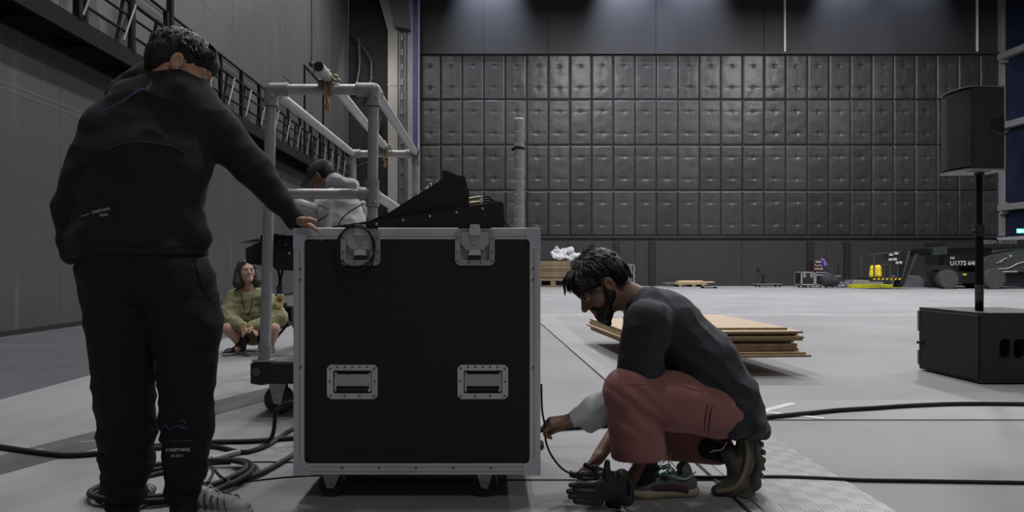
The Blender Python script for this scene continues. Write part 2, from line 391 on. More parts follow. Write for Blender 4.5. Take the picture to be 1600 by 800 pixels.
b = MB(); b.span((PX(637, Yp), Yp+.05, 0), (PX(645, Yp), Yp+.5, 16.3)); struct(b.build('trim_8', mat('white_post', (.13, .13, .135), .5), smooth=0))
b = MB(); b.span((PX(645, Yp), Yp+.1, 0), (PX(651.5, Yp), Yp+.5, 16.3)); struct(b.build('trim_9', mat('blue_post', (.007, .018, .08), .5, var=.3), smooth=0))
b = MB(); b.span((PX(651.5, Yp), Yp+.3, 0), (PX(654, Yp), Yp+.6, 16.3)); struct(b.build('trim_10', mat('pale_post', (.25, .25, .26), .5), smooth=0))

# ---- quilted panels: 27 columns x 4 rows
def panel_mesh(seed):
    rnd = random.Random(seed); nx, nz = 21, 43; W, H = .942, 1.982; bm = bmesh.new(); g = []
    bt = [(rnd.uniform(-.02, .02), H*.255+rnd.uniform(-.02, .02)), (rnd.uniform(-.02, .02), H*.745+rnd.uniform(-.02, .02))]
    for i in range(nx):
        row = []
        for j in range(nz):
            x = -W/2+W*i/(nx-1); z = H*j/(nz-1)
            e = min(W/2-abs(x), z, H-z); t = .038*(1-math.exp(-e/.009))+.008*math.sin(math.pi*(x/W+.5))*math.sin(math.pi*z/H)
            for bx, bz in bt:
                dx, dz = x-bx, z-bz; r = math.hypot(dx, dz)
                t -= .038*math.exp(-(r/.050)**2)+.020*math.exp(-(dz/.045)**2)*math.exp(-(dx/.25)**2)+.010*math.exp(-(dx/.05)**2)*math.exp(-(dz/.18)**2)
            t += .012*noise.noise(Vector((x*3.1+seed*7, z*2.3, seed)))+.004*noise.noise(Vector((x*11, z*9+seed*3, 2)))
            row.append(bm.verts.new((x, -max(t, .002), z)))
        g.append(row)
    for i in range(nx-1):
        for j in range(nz-1): bm.faces.new((g[i][j], g[i+1][j], g[i+1][j+1], g[i][j+1]))
    bk = [bm.verts.new((sx*W/2, .0, z)) for sx, z in ((-1, 0), (1, 0), (1, H), (-1, H))]
    bm.faces.new((bk[0], bk[3], bk[2], bk[1]))
    bm.faces.new([g[i][0] for i in range(nx)][::-1]+[bk[0], bk[1]])
    bm.faces.new([g[i][-1] for i in range(nx)]+[bk[2], bk[3]])
    bm.faces.new([g[0][j] for j in range(nz)]+[bk[3], bk[0]])
    bm.faces.new([g[-1][j] for j in range(nz)][::-1]+[bk[1], bk[2]])
    bmesh.ops.recalc_face_normals(bm, faces=bm.faces[:])
    me = bpy.data.meshes.new('padded_panel'); bm.to_mesh(me); bm.free()
    me.polygons.foreach_set('use_smooth', [True]*len(me.polygons)); me.set_sharp_from_angle(angle=R(60)); return me
PM = []
for i, c in enumerate(((.030, .0285, .028), (.025, .0235, .0225), (.0215, .0195, .0175), (.035, .0335, .0335), (.028, .0265, .0265))):
    me = panel_mesh(i+1); me.materials.append(mat('quilted_cover_%d' % i, c, .42, var=.2, scale=1.6, bump=.10, bscale=9, detail=6)); PM.append(me)
rows = ['lowest', 'second lowest', 'second highest', 'topmost']; rr = random.Random(11)
pitch = 34.0/K*30*.9945; xL = (654.2-765)/K*30
for r_ in range(4):
    for c_ in range(27):
        w_ = [1.3, 1, .5, .8, .9] if c_ < 12 else ([.6, 1, 1.0, .5, .7] if c_ < 19 else [.3, .9, 1.5, .5, .6])
        o = bpy.data.objects.new('padded_panel', rr.choices(PM, w_)[0]); COL.objects.link(o)
        o.location = (xL+pitch*(c_+.5), 30.095, 2.21+r_*2.0)
        o.rotation_euler = (0, 0, 0)
        tag(o, 'dark quilted acoustic panel with two tufts in the %s row on the back wall' % rows[r_], 'wall panel', '%s row of quilted wall panels' % rows[r_])
# black perforated tracks in the lower wall
for px, w_, nm in ((964, 9, 'just right of the crouching man\'s hair'), (1020, 10, 'above his shoulder, the second from the left'), (1267, 10, 'directly behind the small flight case'), (1325, 10, 'just left of the yellow bag')):
    x = PX(px, 30); ww = w_/K*30; t = thing('wall_track', 'tall black slotted wall track '+nm, 'wall track', (x, 30.06, 0), 'black slotted tracks on the back wall')
    b = MB(); b.span((x-ww/2, 30.03, .02), (x+ww/2, 30.1, 1.95)); b.build('channel', mat('black_channel', (.004, .004, .004), .7), t, 0)
    b = MB(); z = .15
    while z < 1.85: b.span((x-.03, 30.02, z), (x+.01, 30.03, z+.06)); z += .2
    b.build('slot_marks', mat('grey_dots', (.035, .035, .035), .6), t, 0)

# ---- catwalk on the left wall
cw = thing('catwalk', 'long black steel catwalk with railings and props high along the left wall', 'catwalk', (-5.7, 12, 3.85))
xo, xi = -5.4, -5.98; Z0, Z1 = 3.87, 4.12
b = MB(); b.span((xi, -2, Z0+.12), (xo, 28.2, Z0+.16)); b.build('deck', M_steel, cw, 0)
b = MB(); b.span((xo-.03, -2, Z0), (xo+.03, 28.2, Z1)); b.span((xi, -2, Z0-.02), (xi+.07, 28.2, Z0+.12)); b.build('fascia', M_steel, cw, 0)
for i in range(25):
    y = -1+1.15*i; b = MB(); b.span((xi, y, Z0), (xo, y+.07, Z0+.1)); b.build('joist', M_steel, cw, 0)
    b = MB(); b.bar((xi, y+.05, Z0+.04), (xo, y+1.18, Z0+.04), .03, .03); b.build('brace', M_steel, cw, 0)
for z, r in ((5.12, .024), (4.84, .03), (4.62, .02), (4.35, .02)):
    b = MB(); b.cyl((xo, -2, z), (xo, 28.2, z), r, 8); b.build('rail', M_steel, cw)
for z in (5.55,):
    b = MB(); b.cyl((xi+.05, -2, z), (xi+.05, 28.2, z), .02, 8); b.build('rail', M_steel, cw)
for i in range(1, 24):
    y = .6+1.15*i+.45
    b = MB(); b.bar((xo, y, Z1), (xo, y, 5.12), .07, .07); b.build('post', M_steel, cw, 0)
for i in range(0, 21):      # angled props, each a dark wedge with a bright tube
    y = 7.2+1.0*i
    b = MB(); b.prism([(y-.28, Z1), (y+.28, Z1), (y+.07, 4.9), (y-.07, 4.9)], xo-.06, xo+.0, 'X'); b.build('prop', M_blk, cw, 0)
    b = MB(); b.cyl((xo+.05, y-.22, Z1+.05), (xo+.05, y+.12, 4.82), .017, 8); b.build('prop_tube', mat('bright_tube', (.12, .12, .125), .4, .3), cw)
for px in (122, 205, 266):
    y = 5.4*K/(765-px); b = MB(); b.bar((xo, y, Z1), (xo, y, 7.6 if px == 266 else 5.6), .09, .09); b.build('upright', M_steel, cw, 0)
# ladder frame hanging in the catwalk
b = MB(); ya, yb = 5.4*K/(765-476), 5.4*K/(765-505)
for y in (ya, yb): b.bar((xo, y, Z1), (xo, y, 6.75), .05, .05)
b.bar((xo, ya, 6.72), (xo, yb, 6.72), .05, .05)
b.build('gate_frame', M_steel, cw, 0)
hk = thing('hanging_cable', 'thin dark steel cable with a hook hanging in front of the left wall', 'cable', (PX(487, 19.0), 19.0, 6.3))
b = MB(); b.cyl((PX(487, 19), 19, 6.75), (PX(487, 19), 19, 16.4), .018, 6); b.build('line', M_blk, hk)
b = MB(); x = PX(487, 19); b.ball((x, 19, 6.5), .08, 10); b.tube([(x, 19, 6.75), (x, 19, 6.55)], .03, 8); b.tube([(x, 19, 6.42), (x+.07, 19, 6.34), (x+.04, 19, 6.24), (x-.05, 19, 6.27)], .02, 6); b.build('hook', M_blk, hk)
# dark rigging in the doorway
tr = thing('hoist', 'black hoist and rigging hanging in the dark doorway at the far left', 'hoist', (PX(560, 28.9), 28.9, 9))
b = MB(); b.prism([(PX(536, 28.9), 16.3), (PX(575, 28.9), 16.3), (PX(600, 28.9), 12.3), (PX(590, 28.9), 12.0), (PX(548, 28.9), 14.2)], 28.7, 29.0); b.build('hood', mat('rig_black', (.022, .023, .025), .4, .2), tr, 0)
for (a, c_) in (((548, 50), (580, 95)), ((580, 95), (570, 150)), ((560, 60), (555, 140)), ((555, 140), (583, 120)), ((575, 240), (595, 180)), ((560, 260), (590, 235)), ((566, 350), (590, 300))):
    b = MB(); b.tube([P(*a, 28.85), P((a[0]+c_[0])/2+4, (a[1]+c_[1])/2+3, 28.85), P(*c_, 28.85)], .07, 8); b.build('rigging_arm', mat('rig_grey', (.016, .018, .018), .5, .1), tr)
# exit sign
M_green = mat('exit_green', (.05, .75, .35), .5, emit=1.6, var=.02)
xs = PX(1597, 28.7); ex = thing('exit_sign', 'small lit green running man exit sign on the blue right wall', 'sign', (xs, 28.75, 2.2))
b = MB(); b.span((xs-.19, 28.70, 2.27), (xs+.19, 28.76, 2.45), .006); b.build('box', M_green, ex, 0)
b = MB(); zz = 2.36; y = 28.69
b.ball((xs-.07, y, zz+.055), .016, 8); b.bar((xs-.075, y, zz+.04), (xs-.09, y, zz-.01), .03, .01); b.bar((xs-.085, y, zz-.01), (xs-.06, y, zz-.035), .014, .01); b.bar((xs-.06, y, zz-.035), (xs-.07, y, zz-.07), .014, .01)
b.bar((xs-.09, y, zz-.01), (xs-.125, y, zz-.05), .014, .01); b.bar((xs-.078, y, zz+.03), (xs-.045, y, zz+.01), .012, .01); b.bar((xs-.02, y, zz), (xs+.07, y, zz), .025, .01)
b.prism([(xs+.07, zz+.05), (xs+.13, zz), (xs+.07, zz-.05)], y-.003, y+.003); b.span((xs-.17, y-.003, zz-.075), (xs-.145, y+.003, zz+.06))
b.build('pictogram', mat('exit_white', (.9, .95, .9), .5, emit=1.6), ex, 0)
b = MB(); b.span((xs+.19, 28.72, 2.33), (22.62, 28.75, 2.39)); b.build('bracket', M_steel, ex, 0)

# ================================================================ BACKGROUND THINGS
M_wood = mat('plywood', (.58, .44, .28), .6, var=.14, scale=3, stretch=(1, 8, 1), detail=5)
M_woodedge = mat('ply_edge', (.30, .21, .12), .7, var=.25, scale=20)
M_oldwood = mat('old_timber', (.20, .15, .085), .7, var=.35, scale=5, stretch=(1, 1, 6))
M_alu = mat('aluminium', (.46, .46, .47), .36, .35, var=.08, scale=8, bump=.03)
M_alud = mat('aluminium_dull', (.30, .30, .31), .42, .3, var=.12, scale=10)
M_case = mat('case_laminate', (.0095, .0088, .009), .62, var=.18, scale=30, bump=.25, bscale=500)
M_rub = mat('black_rubber', (.014, .014, .015), .7, var=.3, bump=.2, bscale=30)
Yb = 28.8
# timber stack under plastic sheet
zt_ = P(0, 421, Yb).z; x0, x1 = PX(836, Yb), PX(892, Yb)
ts = thing('timber_pallet', 'low grey-brown pallet under the timber stack, blue block beneath', 'pallet', ((x0+x1)/2, Yb, 0))
b = MB(); b.span((x0, Yb, .02), (x1, Yb+1.0, .06)); b.span((x0, Yb, .26), (x1, Yb+1.0, .33))
for x in (x0+.05, (x0+x1)/2-.1): b.span((x, Yb+.02, .06), (x+.22, Yb+.95, .26))
b.build('boards', M_oldwood, ts, 0); b = MB(); b.span((x1-.35, Yb+.02, .06), (x1-.02, Yb+.4, .26)); b.build('block', mat('blue_plastic', (.06, .07, .35), .5), ts, 0)
z = .33
for i in range(9):
    h = .085; dx = rr.uniform(-.04, .04); b = MB(); b.span((x0+dx, Yb+rr.uniform(-.03, .03), z), (x1+dx, Yb+1.0, z+h-.012), .006)
    pos = {0: 'the lowest', 8: 'the topmost'}.get(i, 'a middle layer')
    tag(b.build('timber_sheet', M_oldwood, smooth=0), 'brown timber board in the far stack right of the large case, %s' % pos, 'timber', 'timber boards in the far stack' if 0 < i < 8 else 'timber boards in the far stack'); z += h
def lumps(c, n, r, seed, sx=1):
    rn = random.Random(seed); out = []
    for i in range(n):
        a = Vector(c)+Vector((rn.uniform(-1, 1)*r*sx, rn.uniform(-.5, .5)*r, rn.uniform(-.5, .6)*r)); out.append(cap(a, a+Vector((rn.uniform(-.2, .2), 0, rn.uniform(-.1, .1))), rn.uniform(.07, .15), k=.05))
    return out
M_plast = mat('plastic_sheet', (.55, .55, .57), .25, var=.3, scale=9, bump=.5, bscale=10, coat=.3)
o = sdf('plastic_sheet', lumps((PX(884, Yb), Yb+.45, z+.30), 14, .33, 5, 1.3), .035, M_plast, disp=folds(.06, 5, 5, 5, 1)); tag(o, 'crumpled translucent white plastic sheet on top of the far timber stack', 'plastic sheet')
# a second pile behind the head
x0, x1 = PX(925, Yb), PX(992, Yb)
gb = thing('box_pallet', 'wire sided grey crate largely hidden behind the crouching man\'s head', 'crate', ((x0+x1)/2, Yb+.4, 0))
b = MB(); b.span((x0, Yb, 0), (x1, Yb+.9, .12)); b.build('base', M_oldwood, gb, 0)
b = MB()
for x in (x0, x1-.05):
    for y in (Yb, Yb+.85): b.span((x, y, .12), (x+.05, y+.05, .95))
for zz in (.3, .6, .92):
    b.span((x0, Yb, zz), (x1, Yb+.04, zz+.04)); b.span((x1-.04, Yb, zz), (x1, Yb+.9, zz+.04))
k_ = x0+.1
while k_ < x1: b.span((k_, Yb+.01, .12), (k_+.02, Yb+.03, .92)); k_ += .12
b.build('wire_sides', M_alud, gb, 0)
o = sdf('plastic_bag', lumps((PX(950, Yb), Yb+.45, .5), 16, .4, 8, 1.2), .04, M_plast, disp=folds(.05, 5, 5, 5, 1)); tag(o, 'crumpled clear plastic wrapping inside the wire sided crate', 'plastic sheet')
# low pallet of planks
Yl = 29.0; x0, x1 = PX(1048, Yl), PX(1115, Yl)
pl = thing('pallet', 'low wooden pallet by the back wall left of the dolly', 'pallet', ((x0+x1)/2, Yl, 0))
b = MB()
for x in (x0+.35, (x0+x1)/2, x1-.5): b.span((x, Yl, .0), (x+.14, Yl+.8, .10))
b.build('bearers', M_oldwood, pl, 0); b = MB()
for i in range(6): b.span((x0+.2, Yl+i*.14, .10), (x1-.25, Yl+i*.14+.1, .125))
b.build('slats', M_wood, pl, 0)
for i, (a, c_, d, lbl) in enumerate(((1040, 1104, .0, 'long dark weathered plank lying lowest on the low pallet'), (1060, 1117, .045, 'pale plank reaching furthest right on the low pallet'), (1064, 1100, .09, 'short bright plank lying on top of the low pallet'))):
    b = MB(); b.span((PX(a, Yl), Yl+.05*i, .126+d), (PX(c_, Yl), Yl+.6, .168+d), .004); tag(b.build('plank', M_wood if i else M_oldwood, smooth=0), lbl, 'plank')
fp = F(1109, 450.5); b = MB(); b.span((fp.x-.3, fp.y, 0), (fp.x+.3, fp.y+.2, .03)); b.span((fp.x-.3, fp.y, .03), (fp.x-.22, fp.y+.2, .07)); b.span((fp.x+.2, fp.y, .03), (fp.x+.28, fp.y+.2, .06))
tag(b.build('floor_bracket', M_steel, smooth=0), 'small flat black bracket lying on the floor in front of the low pallet', 'bracket')
# dolly with stool
Yd = 28.6; x0, x1 = PX(1184, Yd), PX(1223, Yd)
dl = thing('dolly', 'low flat wheeled dolly by the back wall with a dark stool on it', 'dolly', ((x0+x1)/2, Yd, 0))
b = MB(); b.span((x0, Yd, .10), (x1, Yd+.6, .135), .005); b.build('board', mat('dolly_board', (.16, .15, .14), .6), dl, 0)
for x in (x0+.1, x1-.1):
    for y in (Yd+.07, Yd+.5):
        w_ = MB(); w_.cyl((x-.02, y, .045), (x+.02, y, .045), .045, 12); w_.span((x-.03, y-.02, .07), (x+.03, y+.02, .10)); w_.build('wheel', M_rub, dl)
xx = PX(1197, Yd); st = thing('stool', 'small black swivel stool with a backrest standing on the low dolly', 'stool', (xx, Yd+.3, .135))
b = MB(); b.cyl((xx, Yd+.3, .16), (xx, Yd+.3, .46), .025, 10); b.build('post', M_steel, st)
b = MB(); b.lathe([(.02, 0), (.17, .01), (.18, .04), (.15, .06), (.02, .065)], (xx+.03, Yd+.3, .45)); b.build('seat', M_rub, st)
b = MB()
for k_ in range(5): a = k_*2*math.pi/5; b.tube([(xx, Yd+.3, .2), (xx+.16*math.cos(a), Yd+.3+.16*math.sin(a), .15)], .015, 6)
b.build('foot', M_steel, st); b = MB(); b.bar((xx-.12, Yd+.3, .48), (xx-.19, Yd+.3, .68), .03, .03); b.box((xx-.2, Yd+.3, .72), (.05, .26, .14), None, .015, 2); b.build('backrest', M_rub, st)
# small flight case with gear
Ye = 27.6
def ZY(py, Y): return EYE-(py-416)/K*Y
x0, x1 = PX(1252, Ye), PX(1273, Ye); zb, zt2 = ZY(445.5, Ye), ZY(425, Ye)
fc = thing('small_flight_case', 'small black flight case with silver edges on castors by the back wall', 'flight case', ((x0+x1)/2, Ye+.3, 0))
b = MB(); b.span((x0, Ye, zb), (x1, Ye+.6, zt2)); b.build('body', M_case, fc, 0)
def edgeframe(b, lo, hi, t=.02, p=.004):
    lo = Vector(lo); hi = Vector(hi)
    for a in range(3):
        o1, o2 = (a+1) % 3, (a+2) % 3
        for s1 in (0, 1):
            for s2 in (0, 1):
                l = [0, 0, 0]; h = [0, 0, 0]; l[a] = lo[a]-p; h[a] = hi[a]+p
                for o_, s_ in ((o1, s1), (o2, s2)):
                    if s_: l[o_] = hi[o_]-t; h[o_] = hi[o_]+p
                    else: l[o_] = lo[o_]-p; h[o_] = lo[o_]+t
                b.span(l, h)
    return b
b = edgeframe(MB(), (x0, Ye, zb), (x1, Ye+.6, zt2), .035, .006); b.build('edge_trim', M_alu, fc, 0)
for sx in (x0+.13, x1-.13):
    b = MB(); b.span((sx-.05, Ye-.012, zt2-.22), (sx+.05, Ye, zt2-.06)); b.build('latch', M_alud, fc, 0)
    b = MB(); b.cyl((sx-.02, Ye+.1, .04), (sx+.02, Ye+.1, .04), .04, 12); b.span((sx-.04, Ye+.07, .06), (sx+.04, Ye+.13, zb)); b.build('castor', M_rub, fc)
    b = MB(); b.cyl((sx-.02, Ye+.5, .04), (sx+.02, Ye+.5, .04), .04, 12); b.span((sx-.04, Ye+.47, .06), (sx+.04, Ye+.53, zb)); b.build('castor', M_rub, fc)
x2 = PX(1293, Ye)
rk = thing('rack_frame', 'open silver edged rack frame with dark inside right of the small flight case', 'rack', ((x1+x2)/2, Ye+.3, 0))
b = MB()
for x in (x1+.03, x2-.04):
    for y in (Ye, Ye+.5): b.span((x, y, .03), (x+.035, y+.035, zt2))
for z_ in (.1, zt2-.14, zt2-.03):
    for y in (Ye, Ye+.5): b.span((x1+.03, y, z_), (x2, y+.035, z_+.035))
b.build('frame', M_alu, rk, 0); b = MB(); b.span((x1+.08, Ye+.05, .14), (x2-.06, Ye+.48, zt2-.2)); b.build('gear', M_blk, rk, 0)
b = MB(); b.span((x1+.03, Ye, zt2), (x2, Ye+.54, zt2+.02)); b.build('top', M_blk, rk, 0)
b = MB()
for x in (x1+.05, x2-.05): b.cyl((x-.02, Ye+.05, .025), (x+.02, Ye+.05, .025), .025, 10); b.cyl((x-.02, Ye+.5, .025), (x+.02, Ye+.5, .025), .025, 10)
b.build('castors', M_rub, rk)
mg = thing('amplifier', 'small dark amplifier with silver knobs standing on the open rack', 'amplifier', (PX(1280, Ye), Ye+.2, zt2+.02))
b = MB(); b.span((PX(1272, Ye), Ye+.05, zt2+.02), (PX(1289, Ye), Ye+.4, ZY(406, Ye)), .02); b.build('cabinet', mat('dark_plum', (.035, .02, .03), .5), mg, 0)
b = MB(); zz = ZY(409.5, Ye); b.span((PX(1275, Ye), Ye+.035, zz-.03), (PX(1284, Ye), Ye+.05, zz+.04)); b.span((PX(1274, Ye), Ye+.035, ZY(420, Ye)-.03), (PX(1287, Ye), Ye+.05, ZY(420, Ye)+.03))
for i in range(4): b.ball((PX(1275+3*i, Ye), Ye+.04, ZY(414.5+(i % 2)*1.5, Ye)), .035, 8)
b.build('control_panel', mat('pale_panel', (.35, .27, .27), .4), mg)
o = sdf('purple_cloth', [cap((PX(1288, Ye), Ye+.15, ZY(409, Ye)+.08), (PX(1292, Ye), Ye+.15, ZY(414, Ye)), .07, .09), cap((PX(1289, Ye), Ye+.05, ZY(408, Ye)), (PX(1289.5, Ye), Ye+.02, ZY(415, Ye)), .05, .06)], .02, mat('purple', (.13, .08, .38), .7), disp=folds(.02, 9, 9, 9)); tag(o, 'crumpled purple cloth hanging over the right end of the amplifier', 'cloth')
o = sdf('black_bag', [cap((PX(1289, Ye), Ye-.2, .30), (PX(1299, Ye), Ye-.2, .26), .26, .22), cap((PX(1292, Ye), Ye-.2, .45), (PX(1296, Ye), Ye-.2, .40), .16), plane((PX(1294, Ye), Ye-.2, .005), (0, 0, -1), 1.0)], .03, mat('bag_cloth', (.02, .024, .027), .8), disp=folds(.03, 5, 5, 5)); tag(o, 'bulging black bag slumped on the floor right of the open rack', 'bag')
tp = thing('folding_stand', 'small silver tripod stand with a thin black mast right of the black bag', 'stand', (PX(1307, Ye), Ye, 0)); cx = PX(1307, Ye)
b = MB()
for dx, dy in ((-.2, -.1), (.26, -.1), (.02, .3)): b.tube([(cx, Ye, .45), (cx+dx, Ye+dy, .02)], .016, 6)
b.tube([(cx-.2, Ye-.1, .09), (cx+.26, Ye-.1, .09)], .014, 6); b.build('legs', M_alu, tp)
b = MB(); b.span((cx-.24, Ye-.08, .45), (cx+.14, Ye+.08, .50)); b.build('tray', M_alud, tp, 0)
b = MB(); b.tube([(cx+.07, Ye, .5), (cx+.075, Ye, .84)], .016, 6); b.ball((cx+.075, Ye, .86), .035, 8); b.build('mast', M_steel, tp)
o = sdf('purple_strap', [cap((PX(1318, Ye), Ye, .05), (PX(1324, Ye), Ye, .12), .05), cap((PX(1324, Ye), Ye, .12), (PX(1332, Ye), Ye, .05), .05), cap((PX(1326, Ye), Ye, .12), (PX(1331, Ye), Ye, .27), .04)], .02, mat('purple2', (.06, .045, .16), .7), disp=folds(.02, 9, 9, 9)); tag(o, 'bundle of dark purple straps on the floor left of the yellow beam', 'strap')
# yellow beam and silver stacks
Yy = 27.2; b = MB(); b.span((PX(1331, Yy), Yy, .0), (PX(1408, Yy), Yy+.5, .14), .01); tag(b.build('yellow_beam', mat('lime', (.50, .52, .02), .5, var=.1), smooth=0), 'flat lime yellow beam lying on the floor under the lift basket', 'beam')
for i, (a, c_, zz, h) in enumerate(((1328, 1404, .0, .14), (1331, 1392, .14, .09), (1342, 1370, .23, .08))):
    b = MB(); b.span((PX(a, Yy), Yy+.52, zz), (PX(c_, Yy), Yy+1.1, zz+h-.005), .008); tag(b.build('decking_sheet', M_alud, smooth=0), ['wide silver decking sheet at the bottom behind the yellow beam', 'silver decking sheet second from the bottom behind the yellow beam', 'shortest silver decking sheet on top of the stack behind the yellow beam'][i], 'decking sheet')
for i in range(7):
    b = MB(); x0 = PX(1408, Yy+1); x1 = PX(1472-[0, 4, 9, 15, 22, 34, 36][i], Yy+1); b.span((x0, Yy+.9, i*.07), (x1, Yy+1.7, i*.07+.062), .006)
    tag(b.build('grey_panel', mat('grey_board', (.17, .18, .19), .5, .2), smooth=0), ['lowest and longest grey panel', 'second grey panel from the floor', 'third grey panel from the floor', 'fourth grey panel from the floor', 'fifth grey panel from the floor', 'sixth grey panel from the floor', 'topmost and shortest grey panel'][i]+' in the stepped stack beside the lift wheel', 'panel', 'stepped stack of grey panels')
# boom lift
Yk = 26.0
bl = thing('boom_lift', 'black wheeled boom lift with folded arm parked by the back wall', 'boom lift', (PX(1540, Yk), Yk, 0))
M_lift = mat('lift_paint', (.018, .02, .021), .35, .1, var=.2)
M_liftg = mat('lift_grey', (.06, .065, .066), .4, .1)
def Q(px, py): return (PX(px, Yk), ZY(py, Yk))
b = MB(); b.prism([Q(1497, 425), Q(1600, 425), Q(1640, 428), Q(1640, 443), Q(1500, 443)], Yk+.5, Yk+1.9); b.build('chassis', M_lift, bl, 0)
b = MB(); b.prism([Q(1484, 378), Q(1560, 374), Q(1572, 380), Q(1560, 402), Q(1545, 414), Q(1487, 414)], Yk+.5, Yk+1.6, bev=.02); b.build('turntable', M_lift, bl, 0)
b = MB(); b.prism([Q(1540, 412), Q(1556, 399), Q(1600, 390), Q(1640, 388), Q(1640, 426), Q(1548, 424)], Yk+.35, Yk+2.0, bev=.02); b.build('counterweight', M_liftg, bl, 0)
b = MB(); b.prism([Q(1486, 376.5), Q(1640, 373), Q(1640, 386), Q(1486, 388)], Yk+.3, Yk+.7, bev=.015); b.build('upper_boom', M_lift, bl, 0)
b = MB(); b.prism([Q(1447, 388), Q(1486, 384.5), Q(1486, 397), Q(1450, 400)], Yk+.2, Yk+.5, bev=.01); b.build('telescopic_arm', mat('lift_green', (.03, .042, .04), .4), bl, 0)
b = MB()
for i in range(9): b.tube([P(1423+i*3, 390-(i % 3), Yk+.1), P(1426+i*3.4, 397-(i % 2)*3, Yk+.1), P(1432+i*3, 389, Yk+.15)], .05, 6)
b.build('hoses', M_steel, bl)
b = MB(); b.prism([Q(1418, 390), Q(1436, 390), Q(1438, 398), Q(1412, 449), Q(1403, 449)], Yk+.1, Yk+.35, bev=.01); b.build('jib', M_lift, bl, 0)
b = MB(); b.bar(P(1421, 392, Yk+.08), P(1407, 444, Yk+.08), .05, .06); b.bar(P(1432, 397, Yk+.08), P(1412, 446, Yk+.08), .04, .06); b.build('jib_links', M_liftg, bl, 0)
b = MB(); b.span((Q(1357, 0)[0], Yk-.2, ZY(437.5, Yk)), (Q(1409, 0)[0], Yk+.8, ZY(434, Yk))); bk = b.build('basket_floor', M_lift, bl, 0)
b = MB(); x = PX(1359, Yk)
while x < PX(1408, Yk)-.1: b.prism([(x, ZY(437.2, Yk)), (x+.07, ZY(437.2, Yk)), (x+.13, ZY(434.4, Yk)), (x+.06, ZY(434.4, Yk))], Yk-.21, Yk-.2); x += .16
b.build('hazard_stripes', mat('hazard_yellow', (.65, .52, .03), .5), bk, 0)
b = MB()
for y in (Yk-.15, Yk+.75):
    for px in (1362, 1387, 1399): b.bar((PX(px, Yk), y, ZY(434, Yk)), (PX(px, Yk), y, ZY(398 if px == 1362 else 412, Yk)), .045, .045)
    b.bar(P(1357, 398, y), P(1408, 393, y), .04, .04); b.bar(P(1376, 413, y), P(1405, 413, y), .035, .035)
for px in (1358, 1400): b.bar((PX(px, Yk), Yk-.15, ZY(398, Yk)), (PX(px, Yk), Yk+.75, ZY(398, Yk)), .035, .035)
b.build('basket_rails', M_liftg, bl, 0)
b = MB(); b.box((PX(1391, Yk), Yk-.1, ZY(400, Yk)), (.42, .2, .28), None, .02); b.build('control_box', M_lift, bl, 0)
b = MB()
for px, py in ((1386, 405.5), (1393, 405), (1401, 410), (1397, 410.5), (1387, 398), (1395, 396)): b.box((PX(px, Yk), Yk-.22, ZY(py, Yk)), (.13, .03, .09))
b.build('control_labels', mat('pale_labels', (.45, .45, .45), .5), bl, 0)
for px, r_, yy in ((1487, .36, Yk+.15), (1552, .39, Yk-.1), (1510, .35, Yk+1.75), (1572, .36, Yk+1.75)):
    cx = PX(px, Yk); w_ = MB(); w_.lathe([(r_*.55, -.14), (r_*.93, -.14), (r_, -.09), (r_, .09), (r_*.93, .14), (r_*.55, .14)], (cx, yy+.12, r_), (0, 1, 0), 32)
    for k_ in range(22):
        a = k_*2*math.pi/22
        for s_ in (-1, 1): w_.box((cx+r_*1.01*math.cos(a+s_*.07), yy+.12+s_*.075, r_+r_*.985*math.sin(a+s_*.07)), (.05, .11, .05), Matrix.Rotation(-a, 4, 'Y'))
    wh = w_.build('wheel', mat('tyre', (.06, .06, .06), .8, bump=.3), bl, 30)
    w_ = MB(); w_.lathe([(r_*.56, 0), (r_*.56, .1), (r_*.45, .06), (r_*.2, .06), (r_*.18, .0)], (cx, yy+.10, r_), (0, -1, 0), 24)
    for k_ in range(8): a = k_*math.pi/4; w_.ball((cx+r_*.3*math.cos(a), yy-.0, r_+r_*.3*math.sin(a)), .018, 6)
    w_.build('hub', M_lift, wh, 30)
b = MB(); b.box((PX(1520, Yk), Yk+.45, .55), (.1, .06, .07)); b.build('marker', mat('yellow_marker', (.7, .7, .05), .5), bl, 0)
b = MB(); b.bar(P(1557, 411, Yk+.33), P(1567, 408.5, Yk+.33), .03, .02); b.bar(P(1562, 408, Yk+.34), P(1573, 403, Yk+.34), .05, .02); b.box(P(1579, 400, Yk+.34), (.07, .02, .09)); b.build('side_markings', mat('lift_white', (.45, .45, .46), .4), bl, 0)
b = MB(); b.box(P(1488, 403, Yk+.48), (.18, .02, .09)); b.build('label_plate', mat('lift_white', (.45, .45, .46), .4), bl, 0)
b = MB(); b.tube([P(1553, 420, Yk+.33), P(1575, 419, Yk+.33), P(1590, 412, Yk+.33), P(1602, 409, Yk+.33)], .02, 6); b.span((Q(1570, 0)[0], Yk+.33, ZY(425.5, Yk)), (Q(1600, 0)[0], Yk+.36, ZY(423.5, Yk))); b.build('trim_strip', mat('lift_white', (.45, .45, .46), .4), bl, 0)
M_letter = mat('lift_letter', (.50, .50, .50), .5)
text_on('number_lettering', 'U1772 640 0', .155*1.5, FR((1, 0, 0), (0, 0, 1), Vector((PX(1523, Yk), Yk+.485, ZY(411.3, Yk)))), M_letter, bl, bold=.006)
text_on('name_lettering', 'MEDIA ACCESS', .21, FR((1, 0, .02), (0, 0, 1), Vector((PX(1569, Yk), Yk+.29, ZY(377.6, Yk)))), mat('lift_letter2', (.16, .17, .17), .5), bl, bold=.004, shear=.2)
